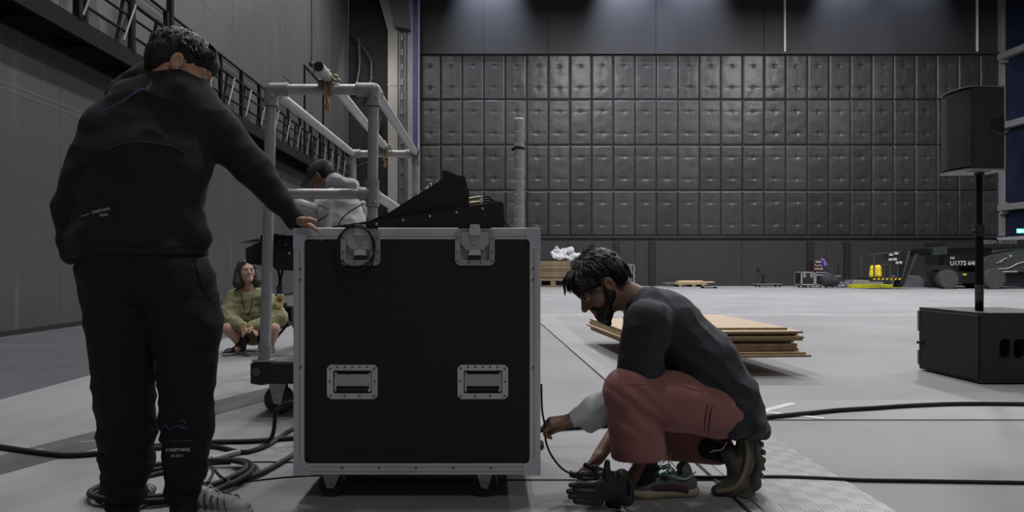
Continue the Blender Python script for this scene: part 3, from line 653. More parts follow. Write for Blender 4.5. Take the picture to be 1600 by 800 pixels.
o = sdf('yellow_bag', [cap((PX(1362, Yk), Yk-.05, ZY(430, Yk)), (PX(1362.5, Yk), Yk-.05, ZY(418, Yk)), .11, .10, [((0, 1, 0), .9)], k=.08), cap((PX(1371, Yk), Yk-.05, ZY(430, Yk)), (PX(1371, Yk), Yk-.05, ZY(418, Yk)), .12, .11, k=.08)], .02, mat('yellow_bag', (.75, .55, .02), .5, var=.1), disp=folds(.02, 6, 6, 6, .8)); tag(o, 'bright yellow bag standing in the basket of the boom lift', 'bag')

# ================================================================ MIDDLE GROUND
# plywood stack on a pallet
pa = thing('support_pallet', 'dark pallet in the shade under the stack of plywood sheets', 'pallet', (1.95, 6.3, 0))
b = MB()
for x in (1.65, 1.9, 2.05): b.span((x, 6.25, 0), (x+.1, 7.0, .11))
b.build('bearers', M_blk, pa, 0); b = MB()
for i in range(5): b.span((1.6, 6.2+i*.17, .11), (2.2, 6.32+i*.17, .148))
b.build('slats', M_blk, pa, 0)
me0 = None; z = .15
def sheet(xl, yf, L_, W_, ang, z, th=.0175):
    b = MB(); b.box((0, 0, th/2), (W_, L_, th)); b2 = b.bm
    me = bpy.data.meshes.new('plywood_sheet'); b2.to_mesh(me); b2.free(); me.materials.append(M_wood); me.materials.append(M_woodedge)
    for p in me.polygons: p.material_index = 0 if abs(p.normal.z) > .5 else 1
    o = bpy.data.objects.new('plywood_sheet', me); COL.objects.link(o); a = R(ang)
    dx, dy = W_/2, L_/2; o.rotation_euler = (0, 0, a); o.location = (xl+dx*math.cos(a)-dy*math.sin(a), yf+dx*math.sin(a)+dy*math.cos(a), z); return o
SP = [(1.34, 5.33, 2.44, 1.22, 4.5), (1.33, 5.36, 2.44, 1.20, 4.2), (1.31, 5.42, 2.44, 1.19, 4.6), (1.32, 5.44, 2.44, 1.17, 4.0), (1.34, 5.43, 2.44, 1.15, 4.4), (1.33, 5.50, 2.40, 1.16, 4.0),
      (1.66, 5.48, 1.5, .86, 1), (1.69, 5.44, 1.5, .83, 2), (1.72, 5.52, 1.5, .78, 1.5), (1.86, 5.46, 1.5, .66, 2.5), (1.84, 5.58, 1.45, .60, 1.5)]
SL = ['lowest plywood sheet of the stack', 'second plywood sheet from the bottom', 'third plywood sheet from the bottom', 'fourth plywood sheet from the bottom', 'fifth plywood sheet from the bottom', 'sixth and topmost full-length plywood sheet', 'lowest of the short plywood pieces', 'second of the short plywood pieces', 'middle one of the short plywood pieces', 'short plywood piece second from the top', 'topmost plywood piece of the stack']
for i, s_ in enumerate(SP):
    o = sheet(*s_, z); tag(o, SL[i]+' behind the crouching man', 'plywood sheet', 'plywood sheets in the low stack'); z += .0185 + (.004 if i in (1, 4, 5, 7) else 0)
# subwoofer, pole and loudspeaker
M_spk = mat('speaker_paint', (.020, .019, .020), .55, var=.15, scale=40, bump=.35, bscale=350)
M_gr = mat('speaker_grille', (.010, .010, .010), .7, var=.5, scale=220, bump=.5, bscale=260)
X0, X1, Y0, Y1, ZT = 3.62, 4.30, 5.03, 5.75, .528
sw = thing('subwoofer', 'large black subwoofer cabinet on the floor at the right', 'subwoofer', (3.95, 5.4, 0))
b = MB()
# cabinet with two hand slots on the near face
z0, z1, sa, sb, sc, sd = .19, .335, 3.755, 3.835, 3.86, 3.94
b.span((X0, Y0+.1, .012), (X1, Y1, ZT)); b.span((X0, Y0, .012), (X1, Y0+.1, z0)); b.span((X0, Y0, z1), (X1, Y0+.1, ZT))
b.span((X0, Y0, z0), (sa, Y0+.1, z1)); b.span((sb, Y0, z0), (sc, Y0+.1, z1)); b.span((sd, Y0, z0), (X1, Y0+.1, z1))
b.build('cabinet', M_spk, sw, 0)
for a, c_ in ((sa, sb), (sc, sd)):
    b = MB(); b.span((a, Y0+.09, z0), (c_, Y0+.101, z1)); b.prism([(a, z0), (a+.03, z0), (a, z0+.03)], Y0+.002, Y0+.09); b.prism([(a, z1), (a+.03, z1), (a, z1-.03)], Y0+.002, Y0+.09); b.prism([(c_, z0), (c_-.03, z0), (c_, z0+.03)], Y0+.002, Y0+.09); b.build('hand_slot', M_blk, sw, 0)
b = MB(); b.span((X0-.012, Y0+.012, .03), (X0, Y1-.012, ZT-.02), .004); b.build('grille', M_gr, sw, 0)
b = MB(); b.span((X0-.02, Y1-.02, .33), (X0-.004, Y1-.004, .5)); b.span((X0-.02, Y1-.02, .05), (X0-.004, Y1-.004, .17)); b.build('corner_strip', M_alud, sw, 0)
b = MB(); b.bar((X0-.04, Y1-.05, .235), (X0, Y1-.05, .235), .05, .02); b.build('peg', M_blk, sw, 0)
for x, y in ((X0+.06, Y0+.06), (X1-.06, Y0+.06), (X0+.06, Y1-.06), (X1-.06, Y1-.06)): b = MB(); b.cyl((x, y, 0), (x, y, .012), .02, 10); b.build('foot', M_rub, sw)
pp = thing('speaker_pole', 'black speaker pole standing on the subwoofer with a sticker near its base', 'pole', (3.78, 5.27, ZT))
b = MB(); b.cyl((3.78, 5.27, ZT), (3.78, 5.27, 1.15), .0275, 20); b.build('lower_tube', M_steel, pp)
b = MB(); b.cyl((3.78, 5.27, 1.15), (3.78, 5.27, 1.64), .020, 20); b.build('upper_tube', M_steel, pp)
b = MB(); b.cyl((3.78, 5.27, 1.10), (3.78, 5.27, 1.19), .034, 16); b.cyl((3.73, 5.24, 1.14), (3.80, 5.27, 1.14), .012, 10); b.ball((3.725, 5.24, 1.14), .02, 10); b.build('collar', M_blk, pp)
b = MB(); b.cyl((3.78, 5.27, .60), (3.78, 5.27, .73), .0285, 20); b.build('sticker', mat('pole_sticker', (.05, .05, .04), .5, var=.8, scale=60), pp)
sp = thing('loudspeaker', 'black trapezoid loudspeaker on top of the pole at the right', 'loudspeaker', (3.75, 5.27, 1.6))
b = MB(); zb, zt3 = 1.605, 2.215
plan = [(3.60, 5.10), (3.90, 5.14), (3.98, 5.20), (3.98, 5.34), (3.90, 5.40), (3.60, 5.44)]
b.prism([(3.60, 5.10), (3.865, 5.125), (3.90, 5.18), (3.90, 5.37), (3.865, 5.415), (3.60, 5.44)], zb, zt3, 'Z', bev=.006); b.build('cabinet', M_spk, sp, 40)
b = MB(); b.prism([(3.60, 5.105), (3.60, 5.435), (3.575, 5.39), (3.562, 5.31), (3.562, 5.23), (3.575, 5.15)], zb+.015, zt3-.015, 'Z'); b.build('grille', M_gr, sp, 40)
b = MB(); b.prism([(3.592, 5.094), (3.873, 5.118), (3.91, 5.18), (3.91, 5.37), (3.873, 5.422), (3.592, 5.446), (3.56, 5.38), (3.548, 5.27), (3.56, 5.16)], zt3, zt3+.008, 'Z'); b.build('top_edge', mat('grey_edge', (.16, .155, .155), .5), sp, 0)
b = MB(); b.prism([(3.592, 5.094), (3.873, 5.118), (3.91, 5.18), (3.91, 5.37), (3.873, 5.422), (3.592, 5.446), (3.56, 5.38), (3.548, 5.27), (3.56, 5.16)], zb-.012, zb, 'Z'); b.build('bottom_plate', mat('grey_plate', (.20, .195, .195), .5), sp, 0)
b = MB(); b.prism([(3.62, 5.14), (3.70, 5.16), (3.70, 5.20), (3.62, 5.20)], zb-.014, zb-.011, 'Z'); b.prism([(3.72, 5.16), (3.80, 5.17), (3.80, 5.21), (3.72, 5.20)], zb-.014, zb-.011, 'Z'); b.cyl((3.78, 5.27, zb-.03), (3.78, 5.27, zb), .032, 16); b.build('pole_mount', M_blk, sp)
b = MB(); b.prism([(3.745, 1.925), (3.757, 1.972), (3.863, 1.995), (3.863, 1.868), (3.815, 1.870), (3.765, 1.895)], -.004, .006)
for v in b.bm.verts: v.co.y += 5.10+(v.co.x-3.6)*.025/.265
b.build('handle_shade_inlay', mat('recess_shade', (.004, .004, .004), .8), sp, 0)  # flat inlay, its near-black colour paints the shade inside the handle opening
b = MB(); b.tube([(3.765, 5.110, 1.893), (3.815, 5.114, 1.868), (3.862, 5.118, 1.866)], .0025, 6); b.build('handle_lip', mat('lip', (.13, .13, .13), .4), sp)

# ---- pipe cart
YF, YR = 4.0, 6.28; ZC = P(0, 140, YF).z; XL, XR = P(424, 0, YF).x, P(584, 0, YF).x
M_pipe = mat('galvanised_pipe', (.38, .38, .39), .42, .3, var=.10, scale=12, bump=.04)
M_fit = mat('pipe_fitting', (.30, .30, .31), .5, .25, var=.12, scale=25)
ct = thing('pipe_cart', 'wheeled cart with a black base and a tall grey tube frame', 'cart', ((XL+XR)/2, (YF+YR)/2, 0)); r = .031
zb0, zb1 = ZY(600, YF-.06), ZY(567.5, YF-.06); XB0 = PX(391, YF-.06)
b = MB(); b.span((XB0, YF-.06, zb0), (XR+.10, YR+.1, zb1), .004); cb = b.build('base', mat('cart_black', (.016, .015, .017), .6, var=.2), ct, 0)
b = MB(); b.cyl((PX(406.5, YF), YF-.066, ZY(581, YF-.06)), (PX(406.5, YF), YF-.05, ZY(581, YF-.06)), .024, 20); b.build('plug', mat('plug', (.12, .12, .125), .4, .6), cb)
b = MB(); b.span((XB0+.01, YF-.05, zb1), (XR+.09, YR+.09, zb1+.008)); b.build('deck_board', mat('deck_board', (.20, .195, .19), .7, var=.3), ct, 0)
XLb = P(414, 0, YF).x
for nm, a, c_ in (('post', (XLb, YF, zb1), (XL, YF, ZC)), ('post', (P(579, 0, YF).x, YF, zb1), (XR, YF, ZC)), ('post', (XL+.02, YR, zb1), (XL+.02, YR, ZC)), ('post', (XR, YR, zb1), (XR, YR, ZC)),
                  ('top_rail', (XL, YF, ZC), (XR, YF, ZC)), ('top_rail', (XL, YR, ZC), (XR, YR, ZC)), ('top_rail', (XL, YF, ZC), (XL+.02, YR, ZC)), ('top_rail', (XR, YF, ZC), (XR, YR, ZC)),
                  ('middle_rail', (XL, YF, ZY(303, YF)), (XR-.02, YF, ZY(303, YF))), ('middle_rail', (XL, YF, ZY(303, YF)), (XL+.02, YR, ZY(303, YF))), ('middle_rail', (XR, YF, ZY(303, YF)), (XR, YR, ZY(303, YF)))):
    b = MB(); b.cyl(a, c_, r, 24); b.build(nm, M_pipe, ct)
def fitting(p, dirs, parent=ct, L_=.10, rr_=.039):
    b = MB(); b.ball(p, rr_, 16)
    for d in dirs:
        d = Vector(d).normalized(); b.cyl(p, Vector(p)+d*L_, rr_, 20); b.cyl(Vector(p)+d*(L_-.012), Vector(p)+d*L_, rr_*1.06, 20)
    b.ball((p[0]+.02, p[1]-rr_, p[2]-.05), .008, 8); return b.build('fitting', M_fit, parent)
for x, sx in ((XL, 1), (XR, -1)):
    fitting((x, YF, ZC), ((sx, 0, 0), (0, 1, 0), (0, 0, -1))); fitting((x, YR, ZC), ((sx, 0, 0), (0, -1, 0), (0, 0, -1)), L_=.09)
    fitting((x-(.008 if sx < 0 else 0), YF, ZY(303, YF)), ((sx, 0, 0), (0, 1, 0), (0, 0, -1), (0, 0, 1)), L_=.075)
for x, y in ((XLb, YF), (P(579, 0, YF).x, YF), (XL+.02, YR), (XR, YR)):
    b = MB(); b.cyl((x, y, zb1+.008), (x, y, zb1+.016), .075, 28); b.cyl((x, y, zb1+.016), (x, y, zb1+.10), .040, 20); b.ball((x-.03, y-.035, zb1+.07), .010, 10); b.build('floor_flange', mat('flange', (.40, .40, .41), .4, .7), ct)
def castor(cx, cy, r_, ztop, parent, side=1, wm=None):
    b = MB(); b.cyl((cx-.03, cy-.02, r_), (cx+.03-.06, cy+.02, r_), r_, 28) if False else b.lathe([(r_*.62, -.02), (r_*.95, -.022), (r_, -.014), (r_, .014), (r_*.95, .022), (r_*.62, .02)], (cx, cy, r_), (0, 1, 0), 32)
    c = None; br = MB(); t_ = .004
    for s_ in (-1, 1):
        br.prism([(cx-r_*.28, r_*.75), (cx+r_*.22, r_*.7), (cx+r_*.55, ztop-.012), (cx+r_*1.3*side, ztop-.002), (cx+r_*1.3*side, ztop), (cx-r_*.6, ztop), (cx-r_*.6, ztop-.02)] if side > 0 else [(cx-r_*.28, r_*.75), (cx+r_*.28, r_*.75), (cx+r_*.7, ztop-.02), (cx+r_*.7, ztop), (cx-r_*1.1, ztop), (cx-r_*1.1, ztop-.01), (cx-r_*.6, ztop-.02)], cy+s_*.028-t_/2, cy+s_*.028+t_/2)
    br.span((cx-r_*.6, cy-.03, ztop-.005), (cx+r_*.9, cy+.03, ztop)); br.cyl((cx, cy-.036, r_), (cx, cy+.036, r_), .009, 12)
    c = br.build('castor', mat('castor_steel', (.40, .40, .41), .35, .35, var=.15, scale=20), parent, 0)
    wh = b.build('wheel', wm or mat('blue_rubber', (.02, .03, .045), .6), c, 30)
    h = MB(); h.lathe([(r_*.62, -.014), (r_*.5, -.018), (r_*.18, -.012), (.012, -.02), (.012, .02), (r_*.18, .012), (r_*.5, .018), (r_*.62, .014)], (cx, cy, r_), (0, 1, 0), 24); h.build('hub', mat('hub_grey', (.33, .33, .33), .5, .4), c, 30)
    return c
for x, y in ((PX(433, YF), YF+.04), (XR-.02, YF+.04), (PX(433, YF), YR-.05), (XR-.02, YR-.05)): castor(x, y, .086, zb0, ct)
b = MB(); b.cyl((PX(410, YF), YF, zb0-.012), (PX(410, YF), YF, zb0), .03, 16); b.span((PX(400, YF), YF-.04, zb0-.006), (PX(420, YF), YF+.04, zb0)); b.build('red_washer', mat('dark_red', (.18, .02, .03), .5), ct)
# cross pipe clamped over the cart
zc = ZC+.031+.033; xa, xb = PX(499, 3.78), PX(604, 6.4)
cp = thing('clamped_pipe', 'loose scaffold pipe with an open dark end clamped over the cart frame', 'pipe', ((xa+xb)/2, 5, zc)); A = Vector((xa, 3.76, zc)); B = Vector((xb, 6.42, zc)); D = (B-A).normalized()
b = MB(); b.lathe([(.026, 0), (.031, 0), (.031, (B-A).length), (.026, (B-A).length)], A, D, 24); b.build('pipe', mat('scaffold_pipe', (.52, .52, .51), .4, .35, var=.12), cp)
b = MB(); b.cyl(A-D*.0015, A+D*.004, .0262, 24); b.build('pipe_mouth_shade', M_blk, cp)  # black disc over the capped end paints the darkness inside the pipe
M_clamp = mat('plated_clamp', (.30, .29, .20), .35, .8, var=.5, scale=40); M_rust = mat('rusty_clamp', (.42, .26, .10), .5, .6, var=.5, scale=50)
for (pt, nm, lbl) in ((A+D*((YF-A.y)/D.y), 'near', 'plated scaffold clamp with a rusty hanging bolt at the near end of the loose pipe'), (A+D*((YR-A.y)/D.y), 'far', 'plated scaffold clamp at the far end of the loose pipe')):
    c = thing('scaffold_clamp', lbl, 'clamp', pt)
    b = MB(); b.lathe([(.032, -.025), (.040, -.025), (.040, .025), (.032, .025)], pt-D*.0, D, 20); b.lathe([(.032, -.025), (.040, -.025), (.040, .025), (.032, .025)], (pt.x, pt.y, ZC), (1, 0, 0), 20); b.box(pt+Vector((.045, 0, .0)), (.03, .05, .04), None, .005); b.box((pt.x-.04, pt.y-.02, ZC+.035), (.03, .04, .035), None, .005); b.build('jaw', M_clamp, c, 40)
    b = MB(); b.tube([pt+Vector((.02, -.045, .02)), pt+Vector((.035, -.05, -.01)), pt+Vector((.06, -.045, -.03))], .008, 8); b.ball(pt+Vector((.066, -.04, -.02)), .013, 8); b.ball(pt+Vector((.0, -.0, .045)), .012, 8); b.build('bolt', M_clamp, c)
    b = MB(); q = Vector((pt.x-.005, pt.y-.045, ZC-.01)); b.bar(q+Vector((0, 0, .03)), q+Vector((.005, 0, -.06)), .03, .012); b.tube([q+Vector((.005, 0, -.05)), q+Vector((.018, -.004, -.09)), q+Vector((.012, 0, -.12))], .010, 8); b.cyl(q+Vector((.012, 0, -.09)), q+Vector((.012, 0, -.115)), .017, 6); b.build('swing_bolt', M_rust, c, 30)
# dark console hanging in the cart
mc = thing('tilted_console', 'black wedge shaped console between the cart post and the large flight case', 'console', (PX(440, 4.2), 4.3, .9))
def W(px, py, Y): p = P(px, py, Y); return (p.x, p.z)
b = MB(); b.prism([W(383, 388, 4.15), W(408, 377, 4.15), W(480, 370, 4.15), W(480, 420, 4.15), W(430, 418, 4.15), W(384, 411, 4.15)], 4.15, 4.75, bev=.006); b.build('housing', M_case, mc, 0)
b = MB(); b.prism([W(425, 376, 4.12), W(480, 372, 4.12), W(480, 425, 4.12), W(428, 421, 4.12)], 4.12, 4.15, bev=.004); b.build('side_panel', M_blk, mc, 0)
b = MB(); b.prism([W(380, 380, 4.3), W(412, 374, 4.3), W(412, 377, 4.3)], 4.2, 4.6); b.build('flap', mat('flap', (.03, .03, .032), .5), mc, 0)
b = MB(); b.ball(P(452, 396, 4.115), .008, 8); b.ball(P(446, 382, 4.115), .006, 8); b.build('screws', M_alud, mc)
b = MB()
for px, py in ((446, 366), (438, 367), (453, 368)): b.cyl(P(px, py+4, 4.3), P(px, py, 4.3), .014, 10)
b.build('knobs', mat('pink_knobs', (.45, .22, .2), .5), mc)
b = MB(); b.tube([P(452, 372, 4.5), P(470, 372, 4.5), P(480, 370, 4.5)], .016, 8)
b.build('console_lead', M_rub, mc)
b = MB(); b.bar(P(408, 372, 4.07), P(480, 372, 4.07), .03, .03); b.bar((XL, 4.05, ZY(372, 4.07)), (XL, 4.2, ZY(372, 4.07)), .04, .05); b.build('mounting_bracket', M_steel, mc, 0)
pl_ = thing('cable_connector', 'black cable pair with an in-line connector hanging under the tilted console', 'connector', P(437, 440, 4.4))
b = MB(); b.tube([P(434, 420, 4.4), P(437, 435, 4.4), P(436, 452, 4.4)], .008, 6); b.tube([P(442, 420, 4.4), P(439, 436, 4.4), P(438, 452, 4.4)], .008, 6); b.build('cable', M_rub, pl_)
b = MB(); b.box(P(437, 453, 4.4), (.036, .03, .055), None, .005); b.build('plug', mat('plug_grey', (.10, .11, .13), .4, .3), pl_, 0)
# camera gear on a low stand
gx = thing('camera_rig', 'black camera rig on a low tripod between the woman and the large flight case', 'camera', F(452, 540))
b = MB(); b.box(P(448, 490, 7.2), (.16, .22, .16), None, .015, 2); b.box(P(440, 482, 7.1), (.09, .1, .12), None, .01); b.build('body', M_steel, gx, 0)
b = MB(); b.cyl(P(443, 505, 7.05), P(455, 500, 7.3), .055, 16); b.cyl(P(436, 509, 7.0), P(443, 505, 7.08), .042, 16); b.build('lens', M_blk, gx)
b = MB(); c0 = P(455, 500, 7.25)
for dx, dy in ((-.22, -.1), (.25, -.05), (.02, .28)): b.tube([c0, (c0.x+dx, c0.y+dy, .012)], .013, 8)
b.build('tripod', M_steel, gx)

# ---- ribbed pipe
cx, cy = PX(811, 3.3), 3.3; ztp = ZY(185, 3.3); rp = 8/K*3.3
rb_ = thing('segmented_pipe', 'light grey segmented pipe standing upright behind the large flight case', 'pipe', (cx, cy, 0))
b = MB(); prof = [(rp-.003, .02)]; z = .02; hs = (ztp-.02)/26
for i in range(26):
    prof += [(rp, z+.003), (rp+.0006, z+hs-.006), (rp-.003, z+hs-.002)]; z += hs
prof += [(rp-.006, ztp)]
b.lathe(prof, (cx, cy, 0), (0, 0, 1), 28); b.build('pipe', mat('pvc_grey', (.72, .72, .725), .5, var=.05), rb_, 40)
b = MB(); zs = ZY(232, 3.3); b.lathe([(rp+.001, -.006), (rp+.006, -.004), (rp+.006, .004), (rp+.001, .006)], (cx, cy, zs), (0.08, 0, 1), 28); b.ball((cx-rp-.004, cy-.01, zs-.005), .009, 8); b.build('strap', M_blk, rb_)
b = MB(); b.cyl((cx, cy, 0), (cx, cy, .02), .12, 28); b.build('base_plate', M_steel, rb_)
# ================================================================ LARGE FLIGHT CASE
YC = 2.52
def C(px, py, dy=0.0): p = P(px, py, YC); return Vector((p.x, YC+dy, p.z))
cx0, cx1, cz0, cz1 = C(459, 0).x, C(844, 0).x, C(0, 742).z, C(0, 357).z
case = thing('flight_case', 'large black flight case with aluminium edges, latches and two front handles, on castors', 'flight case', ((cx0+cx1)/2, YC+.3, 0))
def rrect(x0, z0, x1, z1, r, n=5, cut=None):
    pts = []
    for cx, cz, a0 in ((x1-r, z1-r, 0), (x0+r, z1-r, 90), (x0+r, z0+r, 180), (x1-r, z0+r, 270)):
        for i in range(n+1): a = R(a0+90*i/n); pts.append((cx+r*math.cos(a), cz+r*math.sin(a)))
    return pts
def ring(b, o, i, yo, yi, yb):
    bm = b.bm; n = len(o); A = [bm.verts.new((u, yo, v)) for u, v in o]; B = [bm.verts.new((u, yi, v)) for u, v in i]; Cc = [bm.verts.new((u, yb, v)) for u, v in o]; D = [bm.verts.new((u, yb, v)) for u, v in i]
    for k in range(n):
        l = (k+1) % n; bm.faces.new((A[k], B[k], B[l], A[l])); bm.faces.new((A[k], A[l], Cc[l], Cc[k])); bm.faces.new((B[k], D[k], D[l], B[l]))
def holes_slab(b, x0, x1, z0, z1, holes, y0, y1):
    xs = sorted({x0, x1, *[h[0] for h in holes], *[h[2] for h in holes]}); zs = sorted({z0, z1, *[h[1] for h in holes], *[h[3] for h in holes]})
    for i in range(len(xs)-1):
        for j in range(len(zs)-1):
            mx, mz = (xs[i]+xs[i+1])/2, (zs[j]+zs[j+1])/2
            if any(h[0] < mx < h[2] and h[1] < mz < h[3] for h in holes): continue
            b.span((xs[i], y0, zs[j]), (xs[i+1], y1, zs[j+1]))
def rect(px0, py0, px1, py1): a, c_ = C(px0, py1), C(px1, py0); return (a.x, a.z, c_.x, c_.z)
HL = [rect(538, 352, 590, 408), rect(716, 352, 768, 408), rect(518, 577, 583, 617), rect(722, 577, 787, 617)]
b = MB(); holes_slab(b, cx0+.004, cx1-.004, cz0+.004, cz1-.004, [(h[0], h[1], h[2], min(h[3], cz1-.004)) for h in HL], YC+.004, YC+.03)
b.span((cx0+.004, YC+.03, cz0+.004), (cx1-.004, YC+.60, cz1-.03)); b.build('body', M_case, case, 0)
M_trim = mat('alu_extrusion', (.64, .63, .61), .36, .3, var=.10, scale=5, stretch=(1, 1, .2), bump=.03)
def screw(b, px, py, r=.0035, dy=-.0035):
    if isinstance(b, list): b.append((px, py, r, dy)); return
    p = C(px, py, dy); b.lathe([(r*.4, .002), (r, .0012), (r, -.001)], p, (0, -1, 0), 8)
b = MB(); tw = .040
def rail(b, lo, hi): b.span(lo, hi, .002)
for x0, x1 in ((cx0, cx0+tw), (cx1-tw, cx1)):
    rail(b, (x0, YC-.001, cz0), (x1, YC+.005, cz1))
    xm = x0+tw*(.30 if x0 == cx0 else .70); b.span((xm-.0012, YC-.0022, cz0+.05), (xm+.0012, YC, cz1-.05))
rail(b, (cx0, YC-.001, cz0), (cx1, YC+.005, cz0+.042)); b.span((cx0+.06, YC-.0022, cz0+.020), (cx1-.06, YC, cz0+.0225))
for a, c_ in ((459, 539), (590.5, 716), (767, 844)):
    x0, x1 = C(a, 0).x, C(c_, 0).x; rail(b, (x0, YC-.001, cz1-.040), (x1, YC+.005, cz1)); b.span((x0, YC-.0022, cz1-.020), (x1, YC, cz1-.0175)); b.cyl((x0, YC+.003, cz1-.002), (x1, YC+.003, cz1-.002), .005, 10)
# edges away from the front
for x0, x1 in ((cx0-.001, cx0+.005), (cx1-.005, cx1+.001)):
    b.span((x0, YC, cz0), (x1, YC+.04, cz1)); b.span((x0, YC+.56, cz0), (x1, YC+.603, cz1)); b.span((x0, YC, cz0), (x1, YC+.6, cz0+.04)); b.span((x0, YC, cz1-.04), (x1, YC+.6, cz1))
b.span((cx0, YC+.598, cz0), (cx0+.04, YC+.604, cz1)); b.span((cx1-.04, YC+.598, cz0), (cx1, YC+.604, cz1)); b.span((cx0, YC+.598, cz0), (cx1, YC+.604, cz0+.04)); b.span((cx0, YC+.598, cz1-.04), (cx1, YC+.604, cz1))
for x0, x1 in ((cx0, cx0+.016), (cx1-.016, cx1)): b.span((x0, YC, cz1-.004), (x1, YC+.6, cz1))
b.span((cx0, YC+.584, cz1-.004), (cx1, YC+.6, cz1))
b.build('edge_trim', M_trim, case, 0)
M_rivet = mat('rivet_steel', (.16, .16, .16), .35, .5); M_groove = mat('trim_groove', (.24, .235, .23), .5, .3)
for py in (420, 437, 574):
    for px in (470, 833): b = MB(); screw(b, px, py, .0045, -.0035); b.build('rivet', M_rivet, case, 0)
for px in (535, 593, 650, 708, 767): b = MB(); screw(b, px, 731, .0045, -.0035); b.build('rivet', M_rivet, case, 0)
for x0, x1, s_ in ((cx0, cx0+tw, 1), (cx1-tw, cx1, -1)):
    xm = (x0+tw*.55 if s_ > 0 else x1-tw*.55); b = MB(); b.span((xm-.0014, YC-.0018, cz0+.062), (xm+.0014, YC+.001, cz1-.08)); b.build('trim_groove', M_groove, case, 0)
    b = MB(); b.span((x1-.0015 if s_ > 0 else x0, YC-.0018, cz0+.045), (x1+.001 if s_ > 0 else x0+.0015, YC+.003, cz1-.045)); b.build('trim_groove', M_groove, case, 0)
for zz in (cz0+.012, cz0+.030): b = MB(); b.span((cx0+.062, YC-.0018, zz-.0012), (cx1-.062, YC+.001, zz+.0012)); b.build('trim_groove', M_groove, case, 0)
for a, c_ in ((480, 538), (592, 710), (774, 822)): b = MB(); b.span((C(a, 0).x, YC-.0018, cz1-.031), (C(c_, 0).x, YC+.001, cz1-.0285)); b.build('trim_groove', M_groove, case, 0)
M_latch = mat('latch_steel', (.42, .42, .42), .4, .3, var=.12, scale=10)
M_corner = mat('corner_plate', (.60, .62, .66), .42, .3, var=.08)
for a, s_ in ((459, 1), (844, -1)):
    for top in (0, 1):
        b = MB(); x0 = C(a, 0).x; pz = cz1 if top else cz0; dz = -1 if top else 1
        L_ = .062; poly = [(x0-s_*.0015, pz-dz*.0015), (x0+s_*L_, pz-dz*.0015), (x0+s_*L_, pz+dz*.040), (x0+s_*.052, pz+dz*.042), (x0+s_*.041, pz+dz*.052), (x0+s_*.040, pz+dz*L_), (x0-s_*.0015, pz+dz*L_)]
        if top: poly = [(x0-s_*.0015, pz-dz*.0015), (x0+s_*.05, pz-dz*.0015), (x0+s_*.05, pz+dz*.038), (x0+s_*.038, pz+dz*.05), (x0+s_*.038, pz+dz*.075), (x0-s_*.0015, pz+dz*.075)]
        b.prism(poly, YC-.0035, YC-.0008)
        py = 357 if top else 742
        for dx, dy in ((6, 17), (6, 9), (16, 9)): screw(b, a+s_*(dx+4), py+(dy if top else -dy), .0035, -.0045)
        b.build('corner_plate', M_corner, case, 0)
def rivets(lst, par):
    for a in lst: b = MB(); screw(b, *a); b.build('rivet', M_rivet, par, 0)
# latches
def latch(cxp):
    rt = MB(); rv = []; x0, x1 = C(cxp-31, 0).x, C(cxp+31, 0).x; zb_, zt_ = C(0, 415).z, C(0, 362).z
    o = rrect(x0, zb_, x1, cz1-.001, .022); xi0, zi0, xi1, _ = rect(cxp-23, 357, cxp+23, 406); i = rrect(xi0, zi0, xi1, cz1-.006, .008)
    ring(rt, o, i, YC-.005, YC-.003, YC+.0)
    for dx, py in ((-27, 372), (27, 372), (-27, 394), (27, 394), (-27, 407), (27, 407), (-9, 410), (9, 410)): screw(rv, cxp+dx, py, .0042, -.0065)
    d = rt.build('latch', M_latch, case, 30); rivets(rv, d)
    b = MB(); b.span((xi0-.002, YC+.020, zi0-.002), (xi1+.002, YC+.024, cz1-.006)); b.span((xi0, YC, zi0-.003), (xi1, YC+.022, zi0)); b.span((xi0-.003, YC, zi0), (xi0, YC+.022, cz1-.01)); b.span((xi1, YC, zi0), (xi1+.003, YC+.022, cz1-.01)); b.build('latch_dish', M_latch, d, 0)
    b = MB(); p0 = C(cxp-22, 390); p1 = C(cxp+22, 362); b.prism([(p0.x, p1.z), (p0.x, C(0, 380).z), (p0.x+.02, p0.z), (p1.x-.02, p0.z), (p1.x, C(0, 380).z), (p1.x, p1.z)], YC-.001, YC+.004)
    for dx, py in ((-8, 373), (8, 373), (-13, 383), (13, 383)): screw(b, cxp+dx, py, .003, -.002)
    b.build('latch_plate', mat('latch_zinc', (.48, .48, .485), .4, .3, var=.1), d, 0)
    b = MB(); b.prism([(C(cxp-7, 0).x, C(0, 350.5).z), (C(cxp+7, 0).x, C(0, 350.5).z), (C(cxp+10, 0).x, C(0, 364).z), (C(cxp+9, 0).x, C(0, 368).z), (C(cxp-9, 0).x, C(0, 368).z), (C(cxp-10, 0).x, C(0, 364).z)], YC-.009, YC-.002, bev=.0015)
    b.span((C(cxp-7, 0).x, YC-.009, C(0, 350.5).z-.002), (C(cxp+7, 0).x, YC+.012, C(0, 350.5).z)); b.build('latch_tongue', M_trim, d, 0)
    b = MB(); c_ = C(cxp, 374); b.lathe([(.0192, 0), (.0192, .004), (.015, .005), (.014, .003), (.004, .003), (.003, .005)], (c_.x, YC-.001, c_.z), (0, -1, 0), 24); b.box((c_.x, YC-.006, c_.z), (.024, .004, .005)); b.build('latch_cam', M_latch, d, 40)
    b = MB(); a0 = rect(cxp-10, 390, cxp+10, 399); b.prism([(a0[0], a0[1]), (a0[2], a0[1]), (a0[2]-.004, a0[3]), (a0[0]+.004, a0[3])], YC-.012, YC+.004, bev=.001); b.build('latch_handle', M_trim, d, 0)
    b = MB(); a0 = rect(cxp-9.5, 399, cxp+9.5, 405); b.span((a0[0], YC-.008, a0[1]), (a0[2], YC+.01, a0[3])); b.build('latch_grip', M_blk, d, 0); return d
latch(563.5); latch(742)
